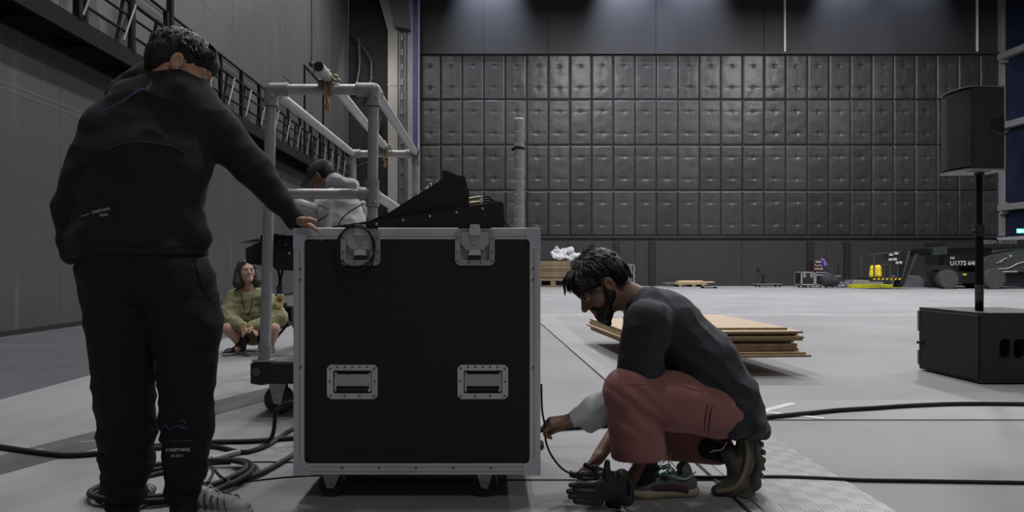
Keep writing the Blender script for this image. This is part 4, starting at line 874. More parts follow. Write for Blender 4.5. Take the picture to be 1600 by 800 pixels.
def handle(cxp):
    x0, z0, x1, z1 = rect(cxp-39.5, 570, cxp+39.5, 623.5); rt = MB()
    def oct_(x0, z0, x1, z1, c): return [(x1, z1-c), (x1-c, z1), (x0+c, z1), (x0, z1-c), (x0, z0+c), (x0+c, z0), (x1-c, z0), (x1, z0+c)]
    rv = []; h = rect(cxp-30, 579, cxp+30, 614.5); ring(rt, oct_(x0, z0, x1, z1, .012), oct_(h[0], h[1], h[2], h[3], .004), YC-.002, YC+.002, YC+.004)
    for dx in (-34, -23, -11.5, 0, 11.5, 23, 34): screw(rv, cxp+dx, 573.5 if abs(dx) < 30 else 576, .004, -.003)
    for dx in (-34, -11.5, 11.5, 34): screw(rv, cxp+dx, 618.5, .004, -.003)
    for dx in (-35, 35): screw(rv, cxp+dx, 596, .004, -.003)
    d = rt.build('handle', M_trim, case, 0); rivets(rv, d)
    b = MB(); b.span((h[0]-.001, YC+.024, h[1]-.001), (h[2]+.001, YC+.028, h[3]+.001)); b.span((h[0]-.003, YC+.003, h[1]), (h[0], YC+.026, h[3])); b.span((h[2], YC+.003, h[1]), (h[2]+.003, YC+.026, h[3])); b.span((h[0], YC+.003, h[1]-.003), (h[2], YC+.026, h[1])); b.span((h[0], YC+.003, h[3]), (h[2], YC+.026, h[3]+.003)); b.build('handle_dish', mat('dish_dark', (.05, .05, .055), .4, .6), d, 0)
    p = rect(cxp-26, 585, cxp+26, 604); b = MB(); b.prism([(p[0], p[1]), (p[2], p[1]), (p[2]+.002, p[3]), (p[0]-.002, p[3])], YC+.004, YC+.010, bev=.002)
    for dx in (-19, -7, 8, 20): b.span((C(cxp+dx-1.2, 0).x, YC+.002, C(0, 588).z), (C(cxp+dx+1.2, 0).x, YC+.006, C(0, 585.5).z))
    b.build('handle_plate', mat('zinc_light', (.46, .46, .47), .4, .35, var=.05), d, 0)
    b = MB(); zz = C(0, 609).z; b.tube([(C(cxp-27, 0).x, YC+.012, C(0, 582).z), (C(cxp-27, 0).x, YC+.004, zz), (C(cxp-24, 0).x, YC+.002, zz)], .0045, 8); b.tube([(C(cxp+27, 0).x, YC+.012, C(0, 582).z), (C(cxp+27, 0).x, YC+.004, zz), (C(cxp+24, 0).x, YC+.002, zz)], .0045, 8); b.build('handle_bail', M_trim, d)
    b = MB(); b.cyl((C(cxp-24.5, 0).x, YC+.002, zz), (C(cxp+24.5, 0).x, YC+.002, zz), .0085, 16); b.build('handle_grip', M_rub, d)
handle(550.5); handle(754.5)
wd = mat('castor_rubber', (.012, .014, .022), .6)
for px, sd in ((519, 1), (758, 1)):
    castor(PX(px, 2.60), 2.60, .048, cz0, case, 1 if px > 600 else -1, wd)
    castor(PX(px, 2.60), 3.02, .048, cz0, case, 1 if px > 600 else -1, wd)

# wedge tray + lighting console on the case
tr_ = thing('console_tray', 'black wedge shaped tray with round screws on top of the large flight case', 'console tray', (C(650, 0).x, YC+.3, cz1))
def Cp(*l): return [(C(x, y).x, C(x, y).z) for x, y in l]
tp_ = [(511, 357.0), (516, 353.2), (600, 341), (690, 328), (780, 314), (785, 314.5), (787.5, 318), (788.5, 357.0)]
for y0 in (.022, .50):
    b = MB(); b.prism(Cp(*tp_), YC+y0, YC+y0+.018, bev=.001); b.build('side_panel', M_case, tr_, 0)
b = MB(); b.prism(Cp((516, 354.2), (780, 315), (780, 317.5), (520, 356.5)), YC+.04, YC+.5); b.build('shelf', M_case, tr_, 0)
b = MB()
for px, py in ((587, 350), (629, 344), (671, 337.5), (713, 331.5), (754, 325.5)):
    p = C(px, py, .021); b.lathe([(.0045, .001), (.0045, .004), (.003, .006), (.0015, .006)], p, (0, -1, 0), 12)
b.build('screws', M_trim, tr_, 40)
dk = thing('lighting_console', 'black lighting console with a raised hood resting on the wedge tray', 'console', (C(660, 0).x, YC+.3, C(0, 345).z))
cp_ = [(572, 343), (607, 327.5), (645, 303), (683.5, 279.5), (690, 275), (688, 264), (691, 262.2), (696, 262.3), (712, 269.5), (726, 272.5), (728.5, 285), (732.5, 321)]
b = MB(); b.prism(Cp(*cp_), YC+.07, YC+.10, bev=.002); b.build('side_cheek', M_case, dk, 0)
b = MB(); b.prism(Cp(*cp_), YC+.44, YC+.47, bev=.002); b.build('side_cheek', M_case, dk, 0)
cpi = [(575, 343), (607, 329), (645, 305), (683.5, 281.5), (694, 277), (696, 270), (712, 272), (724, 275), (726, 287), (730, 321)]
b = MB(); b.prism(Cp(*cpi), YC+.10, YC+.44); b.build('body', M_blk, dk, 0)
b = MB()
for px, py in ((656, 297), (662.5, 293), (664.5, 289), (670, 286.5), (680.5, 281), (648, 302), (643, 305.5)):
    for dy in ((.12, .2, .3) if px != 664.5 else (.14, .26)): p = C(px, py+1, dy); b.cyl(p, p+Vector((-.008, 0, .015)), .0042, 10); b.cyl(p+Vector((-.006, 0, .011)), p+Vector((-.008, 0, .016)), .0055, 10)
b.build('knobs', mat('silver_knob', (.6, .6, .6), .25, .8), dk, 40)
b = MB(); b.tube(list(C(x, y, .12) for x, y in ((607, 327), (640, 306), (683, 279.6))), .0012, 5); b.build('edge_line', mat('grey_line', (.12, .12, .12), .4), dk)
b = MB()
for k_, (dy, z_) in enumerate(((.14, 304), (.19, 306), (.24, 303.5), (.16, 311), (.22, 312))):
    b.cyl(C(731, z_+1, dy), C(749, z_-1.5, dy), .0062, 12); b.cyl(C(749, z_-1.5, dy), C(754, z_-2, dy), .0045, 10)
cn = b.build('connectors', mat('brass_connector', (.50, .46, .32), .3, .85, var=.2), dk, 40)
b = MB()
for k_, (dy, z_) in enumerate(((.14, 302), (.19, 304), (.24, 301.5), (.16, 309), (.22, 310))):
    b.tube([C(753, z_, dy), C(763, z_-1+k_*.4, dy), C(770+k_, z_+5, dy), C(774, z_+12, dy+.01), C(773, 318, dy+.02)], .0042, 8)
b.build('plug_leads', M_rub, cn)
# black stand cables leaving the tray
def cable(name, pts, r, label, cat='cable', group=None, m=None, sub=6, seg=10):
    b = MB(); b.tube(pts, r, seg, True, sub); o = b.build(name, m or M_rub, None, 180); return tag(o, label, cat, group)
cable('cable', [C(788, 333, .3), C(795, 340, .35), C(802, 347, .45), C(806, 356, .50), C(804, 372, .62)], .003, 'short thin black cable between the wedge tray and the segmented pipe')
cable('cable', [P(570, 317, 2.75), P(545, 332, 2.72), P(532, 345, 2.70), P(529, 356.5, 2.68)], .0028, 'thin black cable dropping onto the case top in front of the grey hooded sweatshirt')
cable('cable', [P(474, 357, 2.62), P(492, 348, 2.7), P(515, 331, 2.75), P(503, 322, 3.2), P(497, 322, 3.95), P(496, 321, 4.5)][::1], .0028, 'thin dark cable curving up from the case top beside the white sweatshirt sleeve')
# coil hanging on the latch
def loops():
    pts = []
    L_ = [(556, 385, 31, 32, -.014), (557, 386, 29.5, 30.5, -.018), (556, 391.5, 28.5, 39, -.013), (557, 398, 28, 48.5, -.019)]
    for li, (cx, cy, rx, ry, dy) in enumerate(L_):
        for k_ in range(24):
            a = math.pi/2*3+2*math.pi*k_/24; t = k_/24; nx = L_[(li+1) % len(L_)] if li < len(L_)-1 else L_[li]
            q = [u*(1-t)+v*t for u, v in zip((cx, cy, rx, ry, dy), nx)]
            pts.append(C(q[0]+q[2]*math.cos(a), q[1]+q[3]*math.sin(a), q[4]-.004*math.sin(a*1.5+li)))
    return pts
cable('coiled_cable', loops(), .0021, 'coil of thin black cable hung over the left latch of the large flight case', 'cable', sub=3, seg=8)
b = MB(); b.tube([C(585, 371, -.012), C(588, 377, -.012)], .002, 6)
# ---------------------------------------------------------------- cables on the floor
def fl(pts, r, lift=0): return [F(x, y, r+lift) for x, y in pts]
cable('floor_cable', fl([(-500, 660), (-250, 690), (-60, 690), (0, 698), (45, 705), (100, 711), (155, 708), (200, 702), (240, 697), (262, 695)], .013)+fl([(330, 691), (400, 689), (470, 684), (560, 682)], .011), .0125, 'thick black cable running in from the left edge of the photo to behind the case')
cable('floor_cable', fl([(235, 701), (262, 699), (330, 697), (375, 706), (398, 703), (425, 692), (459, 670), (520, 655)], .011, .0), .011, 'black cable crossing behind the standing man\'s legs and rising to the case')
p0 = P(470, 629, 3.35)
cable('floor_cable', [P(480, 632, 3.3), P(458, 628.5, 3.3), P(441, 633, 3.3), P(431, 645, 3.28), P(428.5, 668, 3.28), P(424, 684, 3.28)]+fl([(412, 695), (395, 704), (372, 708), (345, 716)], .010), .010, 'black cable arching down from the cart castor to the floor')
cable('cable_splice', fl([(330, 717), (352, 711), (374, 706)], .013, .012), .012, 'pale grey heat shrink sleeve over a cable on the floor', m=mat('sleeve_grey', (.30, .30, .29), .5))
cable('floor_cable', fl([(470, 700), (455, 712), (435, 724), (405, 740), (375, 750), (345, 757), (322, 757), (300, 752)], .011, .004), .0105, 'black cable from the coil on the floor up to the near left case corner')
def coil():
    pts = []; c0 = Vector((-1.235, 2.80, 0)); rn = random.Random(5)
    A_ = F(146, 786).xy; B_ = F(394, 733).xy; cc = (A_+B_)/2; u = (B_-A_); hl = u.length/2; u.normalize(); v = Vector((-u.y, u.x))
    for li in range(4):
        a_ = hl*(1-.05*li+rn.uniform(-.03, .03)); b_ = .17+.02*rn.uniform(-1, 1)+.02*li; off = Vector((rn.uniform(-.025, .025), rn.uniform(-.02, .02)))
        for k_ in range(20):
            a = 2*math.pi*k_/20+.6; t = k_/20
            q = cc+off*math.sin(math.pi*t)+u*a_*math.cos(a)+v*b_*math.sin(a); pts.append(Vector((q.x, q.y, .011+.009*li+.008*math.sin(a*2+li))))
    return pts
cable('coiled_floor_cable', coil(), .0105, 'loose coil of thick black cable on the floor around the standing man\'s feet', 'cable', sub=3)
cable('floor_cable', fl([(325, 755), (333, 738), (330, 728), (345, 745), (358, 752), (340, 765), (325, 772)], .006, .045), .006, 'short thin black cable loop lying across the floor coil')
cable('floor_cable', fl([(545, 725), (455, 722), (380, 722), (335, 724)], .003), .003, 'very thin grey cable on the floor in front of the cart castor')
cable('floor_cable', fl([(520, 742), (455, 745), (390, 752), (340, 760)], .003), .003, 'very thin black cable on the floor ending at the near left castor of the case')
cable('floor_cable', fl([(790, 672), (850, 670), (898, 667), (945, 664), (1020, 661), (1110, 658), (1195, 652), (1260, 646), (1310, 641), (1360, 638), (1420, 634), (1500, 631), (1600, 631.5), (1700, 633), (1950, 628), (2400, 640)], .014), .014, 'thick black cable crossing the white chevron behind the crouching man to the right edge')
cable('floor_cable', fl([(960, 741), (1020, 743), (1100, 746), (1180, 745), (1240, 745.5), (1300, 748), (1350, 750), (1450, 751.5), (1600, 754), (1700, 756), (2100, 748), (2700, 752)], .008), .0075, 'thinner black cable nearer the camera running over the slotted plates to the right edge')
# ================================================================ PEOPLE
def frame(f, up):
    f = Vector(f).normalized(); up = Vector(up); u = (up-f*up.dot(f)).normalized(); l = u.cross(f); return l, f, u     # left, forward, up
class Head:
    def __init__(s, O, f, up, sc=1.0): s.O = Vector(O); s.l, s.f, s.u = frame(f, up); s.s = sc
    def p(s, x, y, z): return s.O+(s.l*x+s.f*y+s.u*z)*s.s
    def E(s, c, r, **kw): return ell(s.p(*c), [v*s.s for v in r], (s.l, s.f, s.u), **kw)
    def Cc(s, a, b, ra, rb=None, **kw): return cap(s.p(*a), s.p(*b), ra*s.s, (rb or ra)*s.s, **kw)
    def prims(s, neck, nr=.056, female=False):
        q = [s.E((0, -.008, .045), (.074, .096, .080), k=.02), s.E((0, .040, -.015), (.058, .050, .074), k=.03),
             s.Cc((0, .015, -.055), (0, .072, -.083), .040, .024, k=.03), s.Cc((-.045, .0, -.045), (-.018, .062, -.082), .022, .018, k=.02), s.Cc((.045, .0, -.045), (.018, .062, -.082), .022, .018, k=.02),
             s.Cc((-.032, .082, .030), (.032, .082, .030), .013, k=.018), s.E((-.040, .055, -.020), (.024, .026, .024), k=.02), s.E((.040, .055, -.020), (.024, .026, .024), k=.02),
             s.Cc((0, .092, .018), (0, .116, -.020), .0075, .0125, k=.012), s.E((-.012, .104, -.024), (.009, .010, .008), k=.006), s.E((.012, .104, -.024), (.009, .010, .008), k=.006)]
        for x in (-.030, .030): q.append(s.E((x, .098, .010), (.017, .013, .011), k=.010, op='-'))
        q += [s.Cc((-.018, .090, -.0455), (.018, .090, -.0455), .0072, k=.006), s.Cc((-.015, .090, -.0565), (.015, .090, -.0565), .0082, k=.006), s.E((0, .084, -.084), (.018, .014, .014), k=.015), s.Cc((0, .084, -.026), (0, .084, -.060), .017, k=.012)]
        for sg in (-1, 1):
            q += [s.E((sg*.080, -.006, .004), (.009, .019, .031), k=.006), s.E((sg*.087, -.010, .008), (.006, .017, .026), k=.004), s.E((sg*.092, -.004, .006), (.010, .009, .015), k=.005, op='-')]
        q += [cap(s.p(0, -.020, -.035), neck, nr*s.s, nr*1.08*s.s, k=.03)]
        return q
    def eyes(s, parent, iris=(.05, .03, .02)):
        for x in (-.030, .030):
            b = MB(); b.ball(s.p(x, .0800, .010), .0125*s.s, 14); e = b.build('eye', mat('eye_white', (.36, .34, .32), .35), parent, 180)
            b = MB(); b.ball(s.p(x, .0870, .010), .0062*s.s, 12); b.build('iris', mat('iris_%d' % int(iris[0]*1000), iris, .2), e, 180)
    def brows(s, parent, m):
        for sg in (-1, 1):
            b = MB(); b.tube([s.p(sg*.012, .0955, .029), s.p(sg*.028, .096, .035), s.p(sg*.048, .082, .031)], .0045*s.s, 6, flat=.8, r_end=.002*s.s); b.build('eyebrow', m, parent)
    def lips(s, parent, m):
        b = MB(); b.tube([s.p(-.020, .088, -.048), s.p(-.008, .0975, -.0445), s.p(0, .0985, -.0455), s.p(.008, .0975, -.0445), s.p(.020, .088, -.048)], .0040*s.s, 8)
        b.tube([s.p(-.018, .088, -.0515), s.p(0, .0985, -.0575), s.p(.018, .088, -.0515)], .0048*s.s, 8); b.build('lips', m, parent)
def hand_prims(wrist, palm_c, knuck, nrm, thumb_side, curls, fl=(.072, .080, .075, .058), thick=.0085, spread=.02, thumb=None, k=.008):
    """wrist/knuckle-centre points; nrm = palm normal (towards which fingers curl); curls = total bend per finger in degrees"""
    wrist = Vector(wrist); knuck = Vector(knuck); d = (knuck-wrist).normalized(); n = Vector(nrm); n = (n-d*n.dot(d)).normalized(); sd = d.cross(n).normalized()*thumb_side
    L_ = (knuck-wrist).length; q = []
    for i, t in enumerate((.027, .009, -.009, -.026)):
        q.append(cap(wrist+sd*t*.55, knuck+sd*t, .016, .0115, [(tuple(n), .85)], k=.014))
    for i, t in enumerate((.030, .010, -.010, -.029)):
        p = knuck+sd*t*1.0; dd = (d+sd*(t*spread*40/1.0*.25)).normalized(); seg = [fl[i]*.44, fl[i]*.31, fl[i]*.25]; c = R(curls[i])/3; a = c*.6; r = thick
        for j in range(3):
            e = p+(dd*math.cos(a)+n*math.sin(a))*seg[j]; q.append(cap(p, e, r, r*.92, k=.0035)); p = e; r *= .92; a += c*1.2
    if thumb is None: thumb = (d*.5+sd*.85+n*.25, d*.85+sd*.35+n*.35)
    b0 = wrist+sd*.022+d*L_*.22; q.append(cap(wrist+d*L_*.18+sd*.012, b0+Vector(thumb[0]).normalized()*.036, .016, .0125, k=.012))
    b1 = b0+Vector(thumb[0]).normalized()*.036; b2 = b1+Vector(thumb[1]).normalized()*.030; q.append(cap(b1, b2, .0115, .0105, k=.004)); q.append(cap(b2, b2+(Vector(thumb[1])+n*.2).normalized()*.024, .0105, .0085, k=.004))
    return q
M_skinA = mat('skin_brown', (.24, .135, .090), .5, var=.08, scale=25, bump=.06, bscale=250)
M_skinB = mat('skin_tan', (.46, .26, .165), .48, var=.08, scale=25, bump=.05, bscale=250)
M_skinC = mat('skin_light', (.50, .30, .23), .5, var=.07, scale=25, bump=.05, bscale=250)
M_hair = mat('black_hair', (.007, .0065, .007), .52, var=.4, scale=70, bump=.5, bscale=160, stretch=(1, 1, 1))
M_hairb = mat('brown_hair', (.045, .026, .018), .65, var=.4, scale=60, bump=.4, bscale=120)
def clump(b, pts, r0, flat=.45, sub=4): b.tube(pts, r0, 6, True, sub, r_end=r0*.12, flat=flat)
def hair_field(H, n, seed, th0, th1, ph0, ph1, rad, flow, length, r0, lift=.004, jit=.3):
    """locks laid over the skull; th = angle round the head (0 = front, + = left), ph = elevation"""
    rn = random.Random(seed); b = MB()
    for i in range(n):
        th = R(rn.uniform(th0, th1)); ph = R(rn.uniform(ph0, ph1)); c0 = Vector((0, -.008, .045))
        def S(th, ph, e): return H.p(c0.x+(rad[0]+e)*math.cos(ph)*math.sin(th), c0.y+(rad[1]+e)*math.cos(ph)*math.cos(th), c0.z+(rad[2]+e)*math.sin(ph))
        dth, dph = flow(th, ph); dth += rn.uniform(-jit, jit); dph += rn.uniform(-jit, jit)*.6; L_ = length*rn.uniform(.7, 1.25); pts = []
        for j in range(4):
            t = j/3; pts.append(S(th+dth*L_*t, ph+dph*L_*t, lift*math.sin(math.pi*min(1, t*.9+.1))*rn.uniform(.5, 1.5)+rn.uniform(-.002, .003)))
        clump(b, pts, r0*rn.uniform(.7, 1.2))
    return b
def shoe(name, toe, heel, up, parent, mU, mS, label=None, w=.045, ankle=None, mL=None, zoff=0, laces=True, h=.075, sole_t=.028, chunky=1.0, stripes=None, vox=.0035):
    """toe and heel points on the bottom of the sole"""
    toe = Vector(toe); heel = Vector(heel); d = (toe-heel); L_ = d.length; d.normalize(); u = Vector(up); u = (u-d*u.dot(d)).normalized(); s = d.cross(u)
    def p(a, b_, c): return heel+d*(a*L_)+s*b_+u*c
    q = [cap(p(.14, 0, .040), p(.35, 0, .042), w*.72, w*.74, k=.02), cap(p(.35, 0, .040), p(.72, .004, .036), w*.74, w*.80, [(tuple(u), .85)], k=.02), cap(p(.72, .004, .034), p(.87, 0, .030), w*.80, w*.66, [(tuple(u), .72)], k=.02),
         cap(p(.14, 0, .05), p(.20, 0, h+.012), w*.68, w*.66, k=.02), cap(p(.30, 0, .06), p(.42, 0, .062), w*.60, w*.5, k=.02), cap(p(.25, 0, h), p(.25, 0, h+.05), w*.5, k=.006, op='-'), plane(p(.5, 0, sole_t*.6), -u, L_, k=.004)]
    up_ = sdf(name, q, vox, mU, parent, disp=lambda v, n: .0012*noise.noise(v*60))
    q = [cap(p(.13, 0, sole_t*.5), p(.40, -.001, sole_t*.48), w*.86*chunky, w*.82*chunky, [(tuple(u), .62)], k=.01), cap(p(.40, 0, sole_t*.48), p(.74, .003, sole_t*.45), w*.82*chunky, w*.98*chunky, [(tuple(u), .60)], k=.01), cap(p(.74, .003, sole_t*.48), p(.88, 0, sole_t*.62), w*.98*chunky, w*.76*chunky, [(tuple(u), .55)], k=.01),
         plane(p(.5, 0, 0), -u, L_, k=.003), plane(p(.5, 0, sole_t*1.15), u, L_, k=.003)]
    so = sdf('sole', q, vox, mS, up_)
    if laces:
        for i in range(5):
            t = .44+.062*i; hh = h*.98-.010*i-.0045; b = MB(); b.tube([p(t, -.022, hh-.012), p(t+.01, 0, hh+.002), p(t+.02, .022, hh-.012)], .0026, 6); b.build('lace', mL or M_rub, up_)
    if stripes:
        for sd_ in (-1, 1):
            for i in range(6):
                t = .30+.085*i; b = MB(); ww = w*.88; b.tube([p(t+.05, sd_*ww*1.0, .030), p(t+.02, sd_*ww*.98, .048), p(t-.01, sd_*ww*.74, .070-.002*i), p(t-.015, sd_*.018, .080-.005*i)], .0048, 6, flat=.5); b.build('stripe', stripes, up_)
    return up_
# ---------------------------------------------------------------- crouching man in the foreground
man = thing('person', 'crouching bearded man in dark T-shirt and faded red trousers holding a thin cable', 'person', (.72, 2.68, 0))
Ym = 2.66
Hm = Head(P(943, 447, Ym), (-.70, -.07, -.60), (-.60, -.02, .72), 1.0)
nk = P(1002, 474, Ym+.01)
sk = Hm.prims(nk, .058)
def Pm(x, y, Y): return tuple(P(x, y, Y))
SHn, SHf = P(1008, 508, 2.47), P(1000, 500, 2.86)
EL, WR = P(985, 612, 2.58), P(893, 656, 2.60)
ELf, WRf = P(985, 640, 2.80), P(934, 716, 2.66)
body = [cap(nk, P(1050, 508, 2.68), .05, .09, [((0, 1, 0), 1.3)], k=.04), cap(P(1050, 512, 2.68), P(1110, 590, 2.68), .10, .085, [((0, 1, 0), 1.3)], k=.04), cap(P(1110, 590, 2.68), P(1142, 640, 2.68), .085, .08, [((0, 1, 0), 1.4)], k=.04),
        cap(SHn, EL, .045, .036), cap(SHf, ELf, .045, .036), cap(P(1120, 645, 2.60), P(990, 612, 2.50), .07, .052), cap(P(990, 612, 2.50), P(1008, 725, 2.58), .050, .036), cap(P(1008, 722, 2.58), P(985, 752, 2.58), .032, .028),
        cap(P(1120, 645, 2.76), P(1000, 690, 2.84), .07, .052), cap(P(1000, 690, 2.84), P(1130, 700, 2.68), .05, .036)]
arms = [cap(EL, WR, .036, .026, [((0, 1, 0), .9)], k=.01), cap(ELf, WRf, .035, .025, k=.01)]
hn = hand_prims(WR, None, P(862, 660, 2.60), (.05, .25, -1), 1, (150, 150, 155, 160), thumb=((-.8, .1, -.55), (-.7, .25, -.35)), k=.01)
hf = hand_prims(WRf, None, P(914, 738, 2.62), (.35, -.6, -.75), -1, (40, 70, 85, 95), fl=(.07, .074, .07, .055), thumb=((-.6, -.4, -.1), (-.75, -.3, -.55)))
me = arrays_mesh('body', [sdf_arrays(body, .010), sdf_arrays(sk, .003), sdf_arrays([arms[0]]+hn, .0026), sdf_arrays([arms[1]]+hf, .0026)])
bd = link_mesh('body', me, M_skinA, man, 180)
Hm.eyes(man); Hm.brows(man, M_hair); Hm.lips(man, mat('lip_dark', (.17, .075, .06), .5))
# beard
bq = [Hm.Cc((-.060, .012, -.030), (-.030, .068, -.078), .021, .022, k=.02), Hm.Cc((.060, .012, -.030), (.030, .068, -.078), .021, .022, k=.02), Hm.Cc((-.028, .072, -.086), (.028, .072, -.086), .026, k=.02), Hm.Cc((0, .078, -.090), (0, .080, -.122), .024, .012, k=.02),
      Hm.Cc((-.066, .002, .008), (-.062, .012, -.03), .013, .018, k=.015), Hm.Cc((.066, .002, .008), (.062, .012, -.03), .013, .018, k=.015), Hm.Cc((-.022, .094, -.037), (.022, .094, -.037), .0052, k=.004), Hm.Cc((-.03, .086, -.040), (-.032, .078, -.075), .008, .014, k=.01), Hm.Cc((.03, .086, -.040), (.032, .078, -.075), .008, .014, k=.01), Hm.Cc((0, .094, -.068), (0, .088, -.09), .006, .016, k=.01),
      Hm.E((0, .106, -.051), (.020, .017, .010), k=.004, op='-')]
bdm = sdf('beard', bq, .0032, M_hair, man, disp=lambda v, n: .003*noise.noise(v*120)+.0015*noise.noise(v*260))
# hair: swept forward over the brow, tufted crown
hq = [Hm.E((0, -.018, .060), (.083, .100, .084), k=.02), Hm.E((0, -.060, .02), (.074, .055, .070), k=.02), Hm.Cc((-.03, .070, .085), (.03, .070, .085), .030, k=.02), Hm.Cc((-.062, .035, .045), (-.05, .07, .06), .022, k=.02), Hm.Cc((.062, .035, .045), (.05, .07, .06), .022, k=.02),
      Hm.E((0, .125, -.012), (.09, .07, .058), k=.01, op='-'), Hm.E((-.088, -.004, -.004), (.020, .026, .034), k=.008, op='-'), Hm.E((.088, -.004, -.004), (.020, .026, .034), k=.008, op='-')]
hm = sdf('hair', hq, .0035, M_hair, man, disp=lambda v, n: .006*noise.noise(Vector((v.x*35, v.y*35, v.z*22)))+.002*noise.noise(v*150))
def flow_fwd(th, ph):   # locks run from crown to the front / down
    return (-.15*math.sin(th*2), -1.0)
b = hair_field(Hm, 240, 4, -180, 180, 5, 88, (.086, .104, .088), flow_fwd, .62, .0075, .007, .35); b.build('hair_locks', M_hair, hm)
b = MB(); rn = random.Random(9)
for i in range(34):    # fringe hanging forward
    x = rn.uniform(-.07, .07); a = rn.uniform(0, .02)
    clump(b, [Hm.p(x*.8, .055, .125), Hm.p(x, .084+a*.6, .114), Hm.p(x*1.05, .100+a*.6, .096), Hm.p(x*1.05, .106+a*.6, .082)+Vector((0, 0, -rn.uniform(.0, .028)))], rn.uniform(.006, .011))
for i in range(10): x = rn.uniform(-.05, .05); clump(b, [Hm.p(x, .09, .10), Hm.p(x, .106, .075), Hm.p(x*1.1, .108, .05-rn.uniform(0, .015))], .005)
for i in range(26):    # tuft and crown
    x = rn.uniform(-.03, .03); y = rn.uniform(-.06, .02); clump(b, [Hm.p(x, y, .125), Hm.p(x*1.1, y-.01, .145), Hm.p(x*1.2+rn.uniform(-.02, .02), y-.035-rn.uniform(0, .02), .150+rn.uniform(-.01, .008))], .006)
clump(b, [Hm.p(0, -.015, .120), Hm.p(0, -.018, .145), Hm.p(0, -.045, .167)], .009); clump(b, [Hm.p(.01, -.03, .120), Hm.p(.01, -.035, .142), Hm.p(.01, -.058, .158)], .008)
b.build('fringe', M_hair, hm); b = MB()
for i in range(60):    # nape and sideburn locks
    th = R(rn.uniform(95, 265)); e = rn.uniform(0, .008); clump(b, [Hm.p(.082*math.sin(th), -.02+.095*math.cos(th)-e, .04), Hm.p(.080*math.sin(th), -.02+.098*math.cos(th)-e, .0), Hm.p(.070*math.sin(th), -.016+.088*math.cos(th), -.035-rn.uniform(0, .02))], .007)
b.build('nape_locks', M_hair, hm)
# T-shirt
M_tee = mat('tee_navy', (.014, .018, .024), .78, var=.14, scale=4, sheen=.06, bump=.2, bscale=500)
tq = [cap(P(1006, 480, 2.66), P(1040, 503, 2.67), .082, .108, [((0, 1, 0), 1.5)], k=.05), cap(P(1040, 505, 2.67), P(1088, 558, 2.67), .112, .128, [((0, 1, 0), 1.40)], k=.05), cap(P(1088, 558, 2.67), P(1132, 622, 2.67), .128, .116, [((0, 1, 0), 1.32)], k=.05),
      cap(P(1132, 622, 2.67), P(1156, 654, 2.67), .116, .088, [((0, 1, 0), 1.45)], k=.05), cap(P(1160, 655, 2.67), P(1184, 668, 2.65), .055, .030, [((0, 1, 0), 3.2)], k=.03), cap(P(1085, 612, 2.54), P(1150, 672, 2.52), .038, .030, k=.04),
      cap(P(1010, 503, 2.50), P(1000, 572, 2.52), .082, .080, k=.04), cap(P(1000, 572, 2.52), P(996, 600, 2.53), .078, .07, k=.02), cap(P(1006, 500, 2.86), P(992, 600, 2.82), .080, .075, k=.04),
      cap(P(984, 458, 2.66), P(998, 482, 2.66), .050, .058, k=.01, op='-')]
def tee_disp(v, n):
    r = folds(.011, 7, 7, 11, .7, 3.3, .0006)(v, n); a = (v.x*.75-v.z*.66); c_ = (v.x*.66+v.z*.75)
    return r+.007*(1-2*abs(noise.noise(Vector((a*5+1, v.y*4, c_*17)))))*(1 if v.x > .62 else .4)
tee = sdf('t_shirt', tq, .0052, M_tee, man, disp=tee_disp)
b = MB(); ctr = P(1000, 470, 2.66); l_, f_, u_ = frame((-.83, 0, .35), (.35, 0, .83))
for rr_, off in ((.064, 0),):
    b.tube([P(999, 471, 2.66)+Vector((.40*0, 0, 0))+(Vector((0, 1, 0))*math.cos(a)+Vector((.62, 0, .78))*math.sin(a)*.85)*rr_ for a in [2*math.pi*i/20 for i in range(21)]], .006, 8, flat=.8)
b.build('collar', M_tee, tee)
# white under-sleeve on the near arm
M_white = mat('white_knit', (.62, .64, .63), .8, var=.06, scale=12, bump=.15, bscale=300)
wd_ = (WR-EL).normalized(); wp = WR+wd_*.004
wq = [cap(P(990, 612, 2.59), P(930, 640, 2.60), .056, .055, k=.02), cap(P(930, 641, 2.60), P(896, 655, 2.60), .054, .033, k=.02), cap(P(932, 655, 2.60), P(922, 664, 2.60), .036, .030, k=.025), cap(P(905, 652, 2.60), P(880, 661, 2.60), .028, .027, k=.003, op='-'), plane(P(892, 657, 2.60), tuple(wd_+Vector((0, 0, .1))), .09, k=.004)]
sdf('long_sleeve', wq, .004, M_white, man, disp=folds(.006, 16, 10, 16, .7, 1.3))
# trousers
M_red = mat('faded_red_denim', (.29, .115, .102), .8, var=.13, scale=7, sheen=.15, bump=.25, bscale=420)
hipn, knn = P(1122, 641, 2.58), P(985, 614, 2.50)
rq = [cap(hipn, P(1055, 627, 2.54), .106, .104, k=.03), cap(P(1055, 627, 2.54), knn, .104, .098, k=.03), cap(knn, P(1000, 722, 2.56), .097, .104, [((0, 1, 0), .85)], k=.012), cap(hipn+Vector((.03, .09, .0)), hipn+Vector((-.02, .2, 0)), .10, k=.04),
      plane(P(1000, 713, 2.56), (.03, 0, -1), .17), cap(P(1000, 700, 2.56), P(1000, 740, 2.56), .085, .090, [((0, 1, 0), .85)], k=.004, op='-')]
